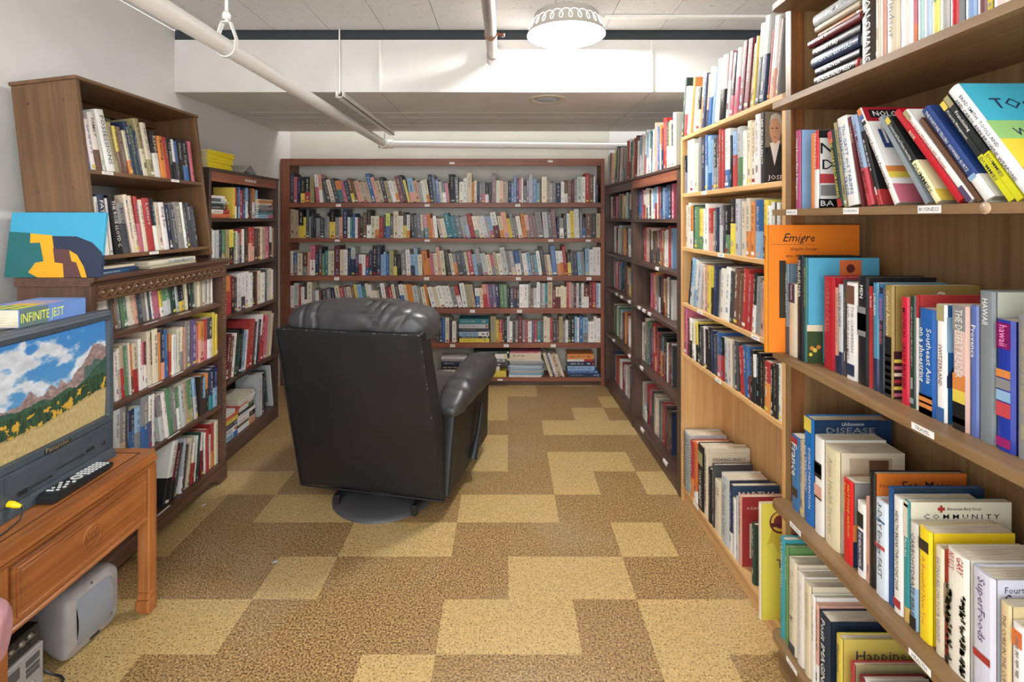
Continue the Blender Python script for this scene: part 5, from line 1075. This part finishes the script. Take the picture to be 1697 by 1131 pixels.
b = MB(); b.box(-.040, -.012, .048, Ly - .048, .330, .508, bev=.002); b.box(Lx + .012, Lx + .03, .048, Ly - .048, .33, .508); b.box(Lx + .04, -.045, .010, .03, .33, .508); b.box(Lx + .04, -.045, Ly - .03, Ly - .010, .33, .508)
b.box(-.044, -.006, .048, Ly - .048, .326, .340, bev=.004); b.build('apron', tb, W_TBL[1])
b = MB(); b.box(-.014, -.006, .055, Ly - .055, .352, .492, bev=.003)
b.prism([(.055, .352), (Ly - .055, .352), (Ly - .055, .492), (.055, .492)], 0, -.007, -.0055)
for (y0, y1, z0, z1) in ((.065, Ly - .065, .360, .364), (.065, Ly - .065, .480, .484), (.065, .069, .36, .484), (Ly - .069, Ly - .065, .36, .484)): b.box(-.006, -.003, y0, y1, z0, z1, bev=.001)
b.box(-.006, -.0035, .078, Ly - .078, .372, .472, bev=.002)
dr = b.build('drawer', tb, W_TBL[1])
b = MB(); cy_, cz_ = Ly / 2 + .005, .422
MM = Matrix.Translation((-.0035, cy_, cz_)) @ Matrix.Rotation(R(90), 4, 'Y')
b.lathe([(.030, 0), (.032, .003), (.034, 0)], n=36, M=MM); b.lathe([(.0, -.0004), (.030, -.0002)], n=36, M=MM, m=mat('carved_recess', rgb(120, 58, 30), .4))
b.box(-.0035, .0, cy_ - .030, cy_ + .030, cz_ - .002, cz_ + .003)
for q in range(3): b.tube([(-.002, cy_ - .016 + .014 * q + .006 * math.cos(a), cz_ + .014 + .007 * math.sin(a)) for a in [R(30 * k) for k in range(12)]], .0016, 6)
b.prism([(cy_ + .026 * math.cos(R(a)), cz_ - .006 + .022 * math.sin(R(a))) for a in range(180, 361, 15)], 0, -.0034, -.0026, m=W_TBL[1])
b.build('drawer_pull', dr, W_TBL[1])

# ------------------------------------------------------------------ television
XF = -1.342
tv = empty('television', 'charcoal tube television showing a mountain meadow landscape', 'television', Matrix.Translation((XF, 1.235, TZ_ + .002)))
def rrect(y0, y1, z0, z1, r, n=6):
    out = []
    for (cy, cz, a0) in ((y1 - r, z1 - r, 0), (y0 + r, z1 - r, 90), (y0 + r, z0 + r, 180), (y1 - r, z0 + r, 270)):
        for k in range(n + 1): a = R(a0 + 90 * k / n); out.append((cy + r * math.cos(a), cz + r * math.sin(a)))
    return out
def loft(b, rings, m=None, smooth=True, col=(1, 1, 1), cap0=True, cap1=True, M=None):
    n = len(rings[0]); vs = [p for r_ in rings for p in r_]; fs = []
    for i in range(len(rings) - 1):
        for k in range(n): fs.append((i * n + k, i * n + (k + 1) % n, (i + 1) * n + (k + 1) % n, (i + 1) * n + k))
    b.add(vs, fs, col, m, M, smooth)
    if cap0: b.add(rings[0], [list(range(n))[::-1]], col, m, M)
    if cap1: b.add(rings[-1], [list(range(n))], col, m, M)
WT, HT = .502, .500
b = MB()
rings = []
for (x, g, r_) in ((-.40, .13, .03), (-.30, .09, .04), (-.16, .035, .04), (-.10, .014, .035), (-.04, .004, .03), (-.012, .0, .03), (-.003, .004, .028), (0, .012, .024)):
    rings.append([(x, y, z) for y, z in rrect(g, WT - g, .0 if g < .02 else g * .25, HT - g * 1.0, r_)])
loft(b, rings, smooth=False, cap1=False); b.box(-.004, .0005, .012, WT - .012, .0, .125); b.build('housing', tv, M_TVBODY)
# bezel and screen
sy0, sy1, sz0, sz1 = .048, .468, .145, .462
b = MB()
outer = [(.004, y, z) for y, z in rrect(.012, WT - .012, .118, HT - .012, .022)]
r1 = [(.008, y, z) for y, z in rrect(.020, WT - .018, .124, HT - .018, .02)]
r2 = [(.006, y, z) for y, z in rrect(sy0 - .004, sy1 + .004, sz0 - .004, sz1 + .004, .006)]
r3 = [(-.010, y, z) for y, z in rrect(sy0, sy1, sz0, sz1, .004)]
loft(b, [[(-.003, p[1], p[2]) for p in outer], outer, r1, r2, r3], cap0=False, cap1=False, smooth=False)
b.build('bezel', tv, M_TVBODY)
b = MB(); NX, NZ_ = 150, 114
def fbm(x, y, o=5, z=0.0): return noise.fractal(Vector((x, y, z)), 1.0, 2.0, o)
def pic(u, v):
    """the landscape on the screen; u runs left to right, v up"""
    ridge1 = .46 + .05 * fbm(u * 9, 3.1) + .16 * max(0, 1 - abs(u - .66) / .16) * .35 + .33 * max(0, min(1, (u - .66) / .22)) - .05 * max(0, min(1, (u - .9) / .1))
    for c_, h_, w_ in ((.34, .13, .09), (.50, .12, .10), (.58, .14, .07), (.06, .14, .12)): ridge1 = max(ridge1, .42 + h_ * (1 - abs(u - c_) / w_) + .02 * fbm(u * 30, 1))
    ridge2 = .42 + .03 * fbm(u * 7, 7.7) + .22 * max(0, (u - .72) / .28)
    grass = .20 + .015 * fbm(u * 12, 5) + .10 * max(0, min(1, (u - .42) / .5))
    if v < grass:
        n = fbm(u * 60, v * 22); k = .5 + .5 * n; base = (214, 184, 122) if v < grass - .02 else (196, 168, 106)
        return tuple(c * (.84 + .22 * k) for c in base)
    if v < grass + .17 + .02 * fbm(u * 40, 9):
        t = fbm(u * 70, v * 7); g = fbm(u * 16, v * 9, z=4)
        if g > .18 and v < grass + .13: return (226 + 20 * t, 170 + 20 * t, 50)
        return (44 + 28 * t, 74 + 30 * t, 44 + 12 * t)
    if v < ridge2: t = fbm(u * 22, v * 22); return (54 + 14 * t, 88 + 18 * t, 66 + 10 * t)
    if v < ridge1:
        t = fbm(u * 26 + v * 12, v * 20 - u * 10); 
        if v > ridge1 - .16 and not (u > .78 and v < .60): return (160 + 40 * t, 132 + 36 * t, 124 + 36 * t)
        return (84 + 20 * t, 104 + 20 * t, 96 + 20 * t)
    cl = fbm(u * 4.2 + .6, v * 5 + 1.3, 6) + .35 * (1 - abs(v - .68) * 3) - .25 * max(0, v - .8) * 3 + .35 * (u < .32) * (1 - u) - .28 * max(0, (u - .55))
    s_ = (60 + 60 * (1 - v), 136 + 40 * (1 - v), 206)
    k = max(0, min(1, (cl - .02) * 3.2)); w2 = 226 + 26 * fbm(u * 12, v * 12)
    return tuple(s_[i] * (1 - k) + (w2, w2, w2 + 2)[i] * k for i in range(3))
vs = []; fs = []
for j in range(NZ_ + 1):
    for i in range(NX + 1):
        u, v = i / NX, j / NZ_; bulge = .006 * (1 - (2 * u - 1) ** 2) * 1 + .004 * (1 - (2 * v - 1) ** 2)
        vs.append((-.008 + bulge, sy0 + (sy1 - sy0) * u, sz0 + (sz1 - sz0) * v))
for j in range(NZ_):
    for i in range(NX):
        a = j * (NX + 1) + i; b.add([vs[a], vs[a + 1], vs[a + NX + 2], vs[a + NX + 1]], [(0, 1, 2, 3)], lin(tuple(max(0, min(255, c * .94)) / 255 for c in pic((i + .5) / NX, (j + .5) / NZ_))), M_TV)
b.build('screen', tv)
b = MB()   # lower control panel: cassette door, buttons, sockets, lettering
b.box(.0, .004, .018, WT - .02, .030, .116, bev=.002)
b.box(.004, .0055, .13, .40, .052, .112, bev=.001)
b.prism([(-.004, .0), (.016, .0), (.012, .012), (.004, .030), (-.004, .030)], 1, .012, WT - .014)
b.build('control_panel', tv, M_TVBODY)
def one(name, par, m, *q, **k):
    b = MB(); b.box(*q, **k); return b.build(name, par, m)
for k in range(4): one('button', tv, M_BLACKP, .0055, .0085, .185 + .019 * k, .199 + .019 * k, .048, .054, bev=.001)
one('button', tv, M_BLACKP, .0055, .0085, .150, .178, .044, .058, bev=.001)
for k in range(5): one('button', tv, M_BLACKP, .0055, .008, .265 + .021 * k, .283 + .021 * k, .058, .063, bev=.001)
for k in range(2): one('button', tv, M_BLACKP, .004, .008, .374 + .018 * k, .388 + .018 * k, .060, .070, bev=.001)
for (y, z) in ((.445, .062), (.068, .048), (.044, .048)):
    b = MB(); b.lathe([(0, .004), (.005, .004), (.006, 0)], n=14, M=Matrix.Translation((.0035, y, z)) @ Matrix.Rotation(R(90), 4, 'Y')); b.build('socket', tv, M_BLACKP)
one('cassette_door', tv, M_TVBODY, .0053, .0065, .116, .356, .066, .110, bev=.001)
b = MB(); b.box(.008, .0092, .228, .315, .122, .134, m=M_INK)
put_text(b, 'Panasonic', (.0096, .232, .1245), (0, 1, 0), (0, 0, 1), width=.078, m=mat('gilt_lettering', rgb(170, 150, 110), .4))
put_text(b, 'Omnivision VHS', (.0058, .215, .092), (0, 1, 0), (0, 0, 1), width=.05, m=mat('silver_lettering', rgb(170, 176, 182), .4))
b.build('lettering', tv)
cb = empty('video_cable', 'yellow-plugged video cable stuck in the front of the television', 'cable')
P0 = Vector((XF + .004, 1.235 + .125, TZ_ + .035))
b = MB(); b.tube([P0 + Vector(q) for q in ((.002, 0, .006), (.012, 0, .005), (.022, .0, .002), (.034, .002, -.002))], .008, 14, radii=[.0085, .0085, .0075, .004]); b.build('plug', cb, mat('yellow_plug', rgb(236, 214, 20), .4))
b = MB(); b.tube([P0 + Vector(q) for q in ((.034, .002, -.002), (.044, -.002, -.012), (.050, -.02, -.026), (.054, -.06, -.031), (.058, -.12, -.031), (.050, -.18, -.031))], .0022, 8); b.build('lead', cb, M_BLACKP)
# novel on the television
zt = TZ_ + .002 + HT + .0005
FV = Frame((XF - .012, 1.408, zt), (0, 1, 0))
def top_cover(b, t, h, d, mm):
    # the face that lies upwards (local +x)
    x = t + .0003
    def q(y0, y1, z0, z1, c, k=0): b.add([(x + k * .0001, y0 * d, z0 * h), (x + k * .0001, y1 * d, z0 * h), (x + k * .0001, y1 * d, z1 * h), (x + k * .0001, y0 * d, z1 * h)], [(0, 1, 2, 3)], c, mm)
    q(0, 1, 0, 1, rgb(108, 150, 214)); q(.1, .9, .25, .6, rgb(176, 164, 200), 1); q(.15, .7, .5, .68, rgb(222, 190, 90), 2); q(.05, .85, .68, .99, rgb(96, 120, 84), 1)
    for r_ in range(3):
        for k in range(6): q(.1 + .24 * r_, .27 + .24 * r_, .70 + .046 * k, .74 + .046 * k - (.01 if k % 2 else 0), rgb(226, 236, 100), 3)
place_book(FV, 0, 0, 0, .050, .222, .15, 0, False, 'paperback_book', 'thick blue paperback lettered Infinite Jest lying on the television', 'book on the television', near=False, parts=True, flat=0,
           c1=rgb(104, 142, 208), title='INFINITE JEST', tcol=rgb(226, 236, 100), tz=(.36, .98), tsize=.74, bands=((.60, 1, rgb(98, 122, 120)),), cover=top_cover, marks=False)

# remote control
rc = empty('remote_control', 'long black remote control with white buttons on the side table edge', 'remote control', Matrix.Translation((-1.300, 1.425, TZ_ + .0022)))
b = MB(); loft(b, [[(x, y, z) for x, z in ((-.026 + i_, .0), (.026 - i_, .0), (.028 - i_, .010), (.026 - i_, h_), (-.026 + i_, h_), (-.028 + i_, .010))] for y, i_, h_ in ((0, .004, .018), (.012, .0, .024), (.10, .0, .022), (.20, .001, .018), (.222, .005, .014))], smooth=False)
b.build('body', rc, M_BLACKP)
wb = mat('white_rubber_button', rgb(226, 228, 230), .5)
for j in range(6):
    for k in range(4): one('button', rc, wb, -.021 + k * .0112, -.014 + k * .0112, .128 + j * .0145, .136 + j * .0145, .017, .0215, bev=.0008, M=Matrix.Translation((0, 0, .0015 - .0006 * j)))
for k in range(12):
    a = 2 * math.pi * k / 12; one('button', rc, wb, -.003, .003, -.0035, .0035, .021, .0235, M=Matrix.Translation((.013 * math.cos(a), .108 + .010 * math.sin(a), .0)) @ Matrix.Rotation(a, 4, 'Z'))
for (x, y) in ((-.016, .03), (-.005, .03), (.008, .034), (-.014, .044), (0, .048), (.014, .05), (-.008, .06), (.008, .064), (-.016, .072), (.0, .078), (.016, .08)): one('button', rc, wb, x - .0045, x + .0045, y - .003, y + .003, .0225, .0255, bev=.001)

# grey monitor under the table
mo = empty('computer_monitor', 'silver-grey curved tube monitor standing on the floor under the side table', 'monitor', Matrix.Translation((-1.345, 1.535, 0)) @ Matrix.Rotation(R(-6), 4, 'Z'))
b = MB(); rings = []
BUL = .030
def fx(z): return BUL * (1 - ((z - .106) / .106) ** 2)
for (x, g, z0_, z1_, r_) in ((-.19, .03, .095, .175, .02), (-.14, .018, .055, .190, .03), (-.09, .008, .026, .204, .03), (-.045, .002, .008, .210, .03), (-.015, .0, .001, .212, .03), (-.004, .002, .003, .210, .03), (.0, .007, .008, .205, .028)):
    rings.append([(x + fx(z) * (1 if x > -.1 else .3), y - .010 * (1 - ((z - .106) / .106) ** 2) * (1 if y < .08 else -1), z) for y, z in rrect(g, .175 - g, z0_, z1_, r_, 5)])
loft(b, rings, cap1=False)
inn = [(fx(z), y, z) for y, z in rrect(.026, .149, .040, .180, .012, 5)]
loft(b, [rings[-1], inn], cap0=False, cap1=False); b.build('housing', mo, M_SILVER)
b = MB(); ng = 10; vs = []
for j in range(ng + 1):
    for i in range(ng + 1):
        z = .040 + .140 * j / ng; vs.append((fx(z) - .002 + .003 * (1 - (2 * i / ng - 1) ** 2), .026 + .123 * i / ng, z))
b.add(vs, [(j * (ng + 1) + i, j * (ng + 1) + i + 1, (j + 1) * (ng + 1) + i + 1, (j + 1) * (ng + 1) + i) for j in range(ng) for i in range(ng)], smooth=True); b.build('screen', mo, M_GRILLE)
b = MB(); b.lathe([(0, .002), (.004, .002), (.005, 0)], n=14, M=Matrix.Translation((.008, .088, .192)) @ Matrix.Rotation(R(90), 4, 'Y')); b.box(.008, .014, .080, .112, .018, .025); b.build('badge', mo, M_BLACKP)
# stereo units
GS = 'stacked audio units under the side table'
def unit(name, lab, x, y0, y1, z0, z1, m, dd, fn):
    e_ = empty(name, lab, 'audio unit', Matrix.Translation((x, y0, z0)), GS); b = MB(); b.box(-dd, 0, 0, y1 - y0, 0, z1 - z0, bev=.003); b.build('housing', e_, m); fn(e_, y1 - y0, z1 - z0); return e_
def f1(e_, w_, h_):
    for (y, z, r_) in ((w_ - .03, h_ - .02, .008), (w_ - .055, h_ - .022, .009), (w_ - .085, h_ - .02, .007), (w_ - .03, h_ * .35, .005), (w_ - .06, h_ * .35, .005)):
        b = MB(); b.lathe([(0, .006), (r_ * .8, .006), (r_, 0)], n=16, M=Matrix.Translation((0, y, z)) @ Matrix.Rotation(R(90), 4, 'Y')); b.build('knob', e_, M_STEEL if r_ > .006 else M_BLACKP)
    b = MB(); b.box(0, .001, .01, w_ - .01, h_ * .5, h_ * .53); b.build('panel_line', e_, mat_grey)
def f2(e_, w_, h_):
    b = MB(); b.box(0, .002, w_ - .055, w_ - .015, h_ - .035, h_ - .018); b.box(0, .002, w_ - .055, w_ - .015, h_ - .052, h_ - .042); b.box(0, .002, w_ - .055, w_ - .015, h_ - .066, h_ - .056); b.box(0, .002, .02, w_ - .075, h_ - .045, h_ - .015); b.box(0, .002, .03, w_ - .08, h_ - .09, h_ - .06); b.build('slot', e_, mat('dark_slot', rgb(84, 88, 92), .4))
    b = MB(); b.lathe([(0, .005), (.006, .004), (.007, 0)], n=16, M=Matrix.Translation((0, w_ - .035, h_ - .095)) @ Matrix.Rotation(R(90), 4, 'Y')); b.build('knob', e_, M_STEEL)
unit('amplifier', 'black amplifier with round knobs stacked on the silver unit under the table', -1.362, 1.21, 1.478, .1265, .186, M_BLACKP, .26, f1)
unit('disc_player', 'silver audio unit with disc slots on the floor under the black amplifier', -1.355, 1.21, 1.484, .0005, .126, M_SILVER, .28, f2)
b = MB(); b.tube([(-1.36, 1.49, .03), (-1.34, 1.497, .012), (-1.318, 1.500, .0042), (-1.300, 1.488, .0042), (-1.296, 1.462, .0042), (-1.302, 1.43, .0042)], .0035, 8)
tag(b.build('power_cord', None, M_BLACKP), 'short black cord looping on the floor beside the silver audio unit', 'cord')

# pink chair corner
pc = empty('armchair', 'dusty-pink upholstered armchair cut off at the left edge', 'chair', Matrix.Translation((-1.42, 1.0, 0)))
def puffy(b, c, sz, ex=(.35, .35), nu=48, nv=32, fn=None, m=None, M=None, col=(1, 1, 1)):
    """rounded cushion: superellipsoid at C with half sizes SZ"""
    vs = []; fs = []
    sp = lambda w_, e_: math.copysign(abs(w_) ** e_, w_)
    for j in range(nv + 1):
        v = -math.pi / 2 + math.pi * j / nv
        for i in range(nu):
            u = 2 * math.pi * i / nu
            p = Vector((sz[0] * sp(math.cos(v), ex[1]) * sp(math.cos(u), ex[0]), sz[1] * sp(math.cos(v), ex[1]) * sp(math.sin(u), ex[0]), sz[2] * sp(math.sin(v), ex[1])))
            if fn: p = fn(p)
            vs.append(Vector(c) + p)
    for j in range(nv):
        for i in range(nu): fs.append((j * nu + i, j * nu + (i + 1) % nu, (j + 1) * nu + (i + 1) % nu, (j + 1) * nu + i))
    b.add(vs, fs, col, m, M, True)
def tuft(p):
    n = .008 * math.sin(p.y * 60) * math.cos(p.z * 40); q = p.copy(); q.x += n + .006 * noise.noise(p * 14); q.z += .006 * noise.noise(p * 17 + Vector((3, 1, 2))); return q
b = MB(); puffy(b, (.245, .02, .465), (.115, .13, .085), (.8, .75), fn=tuft); b.build('armrest', pc, M_PINK)
b = MB(); b.box(.15, .33, -.3, .12, .12, .40, bev=.03); b.build('arm_panel', pc, M_PINK)
b = MB(); puffy(b, (-.05, -.12, .36), (.22, .22, .09), (.5, .5)); b.build('seat_cushion', pc, M_PINK)
b = MB(); puffy(b, (-.05, -.40, .52), (.30, .09, .34), (.45, .45)); b.build('backrest', pc, M_PINK)
for x, y in ((.22, .06), (.22, -.3), (-.2, -.3), (-.2, .06)):
    b = MB(); b.tube([(x, y, 0), (x, y, .14)], .018, 10); b.build('leg', pc, W_CAR[2])

# ------------------------------------------------------------------ recliner
PH = R(13)
Mr = Matrix(((math.cos(PH), math.sin(PH), 0, -.60), (-math.sin(PH), math.cos(PH), 0, 2.50), (0, 0, 1, 0), (0, 0, 0, 1)))   # local x right, y forward
rec = empty('recliner', 'black leather recliner armchair seen from behind, on a round swivel base', 'armchair', Mr)
def subdiv_box(b, corners, nx, ny, nz, fn, m=None):
    """hexahedron from 8 corners (x,y,z order bits) with a dense skin, each point passed through FN(p, u, v, w)"""
    C = [Vector(c) for c in corners]
    def P(u, v, w_):
        a = C[0].lerp(C[1], u); c = C[2].lerp(C[3], u); e_ = C[4].lerp(C[5], u); g = C[6].lerp(C[7], u)
        return fn(a.lerp(c, v).lerp(e_.lerp(g, v), w_), u, v, w_)
    vid = {}; vs = []; fs = []
    def V(i, j, k):
        if (i, j, k) not in vid: vid[i, j, k] = len(vs); vs.append(P(i / nx, j / ny, k / nz))
        return vid[i, j, k]
    for i in range(nx):
        for j in range(ny):
            fs.append((V(i, j, 0), V(i, j + 1, 0), V(i + 1, j + 1, 0), V(i + 1, j, 0))); fs.append((V(i, j, nz), V(i + 1, j, nz), V(i + 1, j + 1, nz), V(i, j + 1, nz)))
    for i in range(nx):
        for k in range(nz):
            fs.append((V(i, 0, k), V(i + 1, 0, k), V(i + 1, 0, k + 1), V(i, 0, k + 1))); fs.append((V(i, ny, k), V(i, ny, k + 1), V(i + 1, ny, k + 1), V(i + 1, ny, k)))
    for j in range(ny):
        for k in range(nz):
            fs.append((V(0, j, k), V(0, j, k + 1), V(0, j + 1, k + 1), V(0, j + 1, k))); fs.append((V(nx, j, k), V(nx, j + 1, k), V(nx, j + 1, k + 1), V(nx, j, k + 1)))
    b.add(vs, fs, m=m, smooth=True)
def soft(amount, seed, sc=5):
    def f(p, u, v, w_):
        n = noise.noise(p * sc + Vector((seed, 0, 0))) * amount + noise.noise(p * sc * 3 + Vector((seed, 5, 0))) * amount * .35
        c = Vector(((u - .5), (v - .5), (w_ - .5))); e_ = max(abs(c.x), abs(c.y), abs(c.z))
        # rounded edges
        k = sum(1 for q in c if abs(q) > .485)
        return p + Vector((n, n, n * .5))
    return f
b = MB()
c8 = [(-.362, -.150, .080), (.358, -.135, .080), (-.345, .02, .080), (.345, .02, .080), (-.362, -.335, .868), (.322, -.325, .872), (-.352, -.215, .885), (.318, -.215, .885)]
def backfn(p, u, v, w_):
    n = noise.noise(p * 4.5) * .004 + noise.noise(p * 13) * .0015
    q = p.copy(); q.y += n
    if v < .01: q.y -= .012 * math.sin(math.pi * u) * math.sin(math.pi * w_); 
    if w_ > .99: pass
    if w_ < .01: q.z += .010 * (1 - (2 * u - 1) ** 2) * (1 if v < .5 else 0)
    return q
subdiv_box(b, c8, 40, 6, 50, backfn); o = b.build('back_shell', rec, M_LEATH2)
bv = o.modifiers.new('soft_edges', 'BEVEL'); bv.width = .010; bv.segments = 3; bv.limit_method = 'ANGLE'; bv.angle_limit = R(50)
# welts along the edges of the back
b = MB()
for pa, pb in ((c8[0], c8[4]), (c8[1], c8[5]), (c8[4], c8[5]), (c8[0], c8[1])):
    pa, pb = Vector(pa), Vector(pb); pts = [pa.lerp(pb, k / 14) + Vector((0, -.001, 0)) for k in range(15)]; b.tube(pts, .0042, 8)
b.build('welt', rec, M_LEATH2)
b = MB()   # worn pale flecks on the edge
for k in range(26):
    q = Vector(c8[4]).lerp(Vector(c8[5]), BR.random()) if k < 18 else Vector(c8[5]).lerp(Vector(c8[1]), BR.random() ** 1.5 * .5)
    d_ = Vector((BR.uniform(.004, .014), 0, 0)) if k < 18 else Vector((0, .002, -BR.uniform(.004, .012)))
    b.tube([q + Vector((0, -.0042, 0)), q + d_ + Vector((0, -.0042, 0))], .0011, 5)
b.build('scuff_mark', rec, mat('scuffed_leather', rgb(170, 170, 168), .6))
# pillow across the top
def pil(p):
    x = p.x; q = p.copy()
    f_ = 0
    for c_, a_, w_, sl in ((-.235, .011, .007, .05), (-.165, .016, .006, -.10), (-.10, .004, .02, .15), (.045, .019, .006, .30), (.085, .011, .006, .4), (.115, .014, .006, .5), (.155, .007, .008, .6), (.215, .008, .012, .7)):
        xx = x - c_ - sl * (p.z); f_ += a_ * math.exp(-(xx / w_) ** 2)
    rad = math.hypot(p.y, p.z) or 1
    f_ += .007 * noise.noise(Vector((x * 10, p.y * 6, p.z * 6))) + .002 * noise.noise(Vector((x * 34, p.y * 12, p.z * 12)))
    edge = max(0, abs(x) / .345 - .86) / .14
    f_ += edge * .006 * math.sin(math.atan2(p.z, p.y) * 10)
    q.y -= p.y / rad * f_; q.z -= p.z / rad * f_
    q.z += -.018 * (x / .34) ** 4
    return q
b = MB(); puffy(b, (-.014, -.178, .893), (.348, .135, .094), (.45, .62), 200, 60, fn=lambda p: pil(p)); b.build('head_cushion', rec, M_LEATH)
b = MB(); puffy(b, (-.01, -.10, .64), (.285, .105, .22), (.5, .6), 90, 40, fn=lambda p: p + Vector((0, .006 * noise.noise(p * 12), .006 * noise.noise(p * 10)))); b.build('back_cushion', rec, M_LEATH)
b = MB(); puffy(b, (0, .22, .40), (.265, .33, .085), (.4, .5), 80, 30, fn=lambda p: p + Vector((0, 0, .008 * noise.noise(p * 9)))); b.build('seat_cushion', rec, M_LEATH)
for sgn in (-1, 1):
    x0, x1 = (.262, .372) if sgn > 0 else (-.372, -.262)
    b = MB()
    c = [(x0, -.125, .085), (x1, -.125, .085), (x0, .57, .085), (x1, .57, .085), (x0, -.02, .46), (x1, -.02, .46), (x0, .60, .46), (x1, .60, .46)]
    subdiv_box(b, c, 4, 30, 20, lambda p, u, v, w_: p + Vector(((.006 * math.sin(math.pi * v) * math.sin(math.pi * w_)) * sgn * (1 if (u > .5) == (sgn > 0) else 0) + .003 * noise.noise(p * 7), 0, 0)))
    o = b.build('arm_panel', rec, M_LEATH2); bv = o.modifiers.new('soft_edges', 'BEVEL'); bv.width = .012; bv.segments = 3; bv.limit_method = 'ANGLE'; bv.angle_limit = R(50)
    b = MB(); xc = sgn * .342
    def armfn(p, sgn=sgn):
        q = p.copy(); t = (p.y + .34) / .68
        f_ = .0045 * noise.noise(Vector((p.x * 8, p.y * 34, p.z * 8))) + .0035 * math.sin(p.y * 85 + 3 * noise.noise(p * 8)) * .7
        rad = math.hypot(p.x, p.z) or 1; q.x += p.x / rad * f_; q.z += p.z / rad * f_
        k = .82 + .22 * min(1, max(0, t * 1.25)); q.x *= k; q.z *= k
        q.z += .028 * math.sin(min(1, max(0, t)) * math.pi * .6) - .05 * max(0, .2 - t) * 2
        return q
    puffy(b, (xc, .295, .475), (.088, .355, .082), (.5, .8), 72, 60, fn=armfn)
    # superellipsoid poles are vertical; armrest long axis is y
    b.build('armrest', rec, M_LEATH)
b = MB(); b.box(-.26, .26, .53, .60, .12, .44, bev=.025); b.build('footrest_panel', rec, M_LEATH)
b = MB(); b.box(-.30, .30, -.10, .50, .062, .10); 
for x in (-.165, .225): b.box(x - .012, x + .012, -.16, .42, .045, .062)
b.build('mechanism', rec, M_BMETAL)
for x in (-.165, .225):
    b = MB(); b.box(x - .012, x + .014, -.172, -.150, .018, .062, bev=.004); b.tube([(x - .014, -.160, .056), (x + .016, -.160, .056)], .006, 10); b.build('bracket', rec, M_BMETAL)
b = MB(); b.lathe([(0, .022), (.16, .022), (.228, .018), (.246, .008), (.248, 0)], n=56); b.tube([(0, 0, .02), (0, 0, .07)], .06, 20); b.build('swivel_base', rec, mat('grey_base_metal', rgb(72, 72, 74), .45))
b = MB()
hp = [(.386, .215, .115), (.392, .235, .15), (.396, .265, .20), (.398, .305, .265), (.396, .345, .335), (.392, .36, .36)]
b.tube(hp, .012, 12, radii=[.022, .020, .013, .011, .012, .006]); b.build('lever', rec, M_BLACKP)

# bits on the floor
for k, (px, py, c) in enumerate(((332, 840, 'wh'), (450, 935, 'lg'), (190, 966, 'pk'))):
    Y = EYE * F / (py - PY); X = (px - PX) / F * Y; b = MB(); 
    b.add([(0, 0, .001), (.016, .004, .002), (.02, .014, .006), (.004, .012, .003)], [(0, 1, 2, 3)], PAL[c], M_MATTE)
    o = b.build('paper_scrap', loc=(X, Y, 0)); tag(o, {'wh': 'tiny white paper scrap on the floor before the carved bookcase', 'lg': 'tiny grey paper scrap on the floor left of the recliner', 'pk': 'tiny pink scrap on the floor behind the side table leg'}[c], 'paper scrap')
print('KINDS', KINDS)
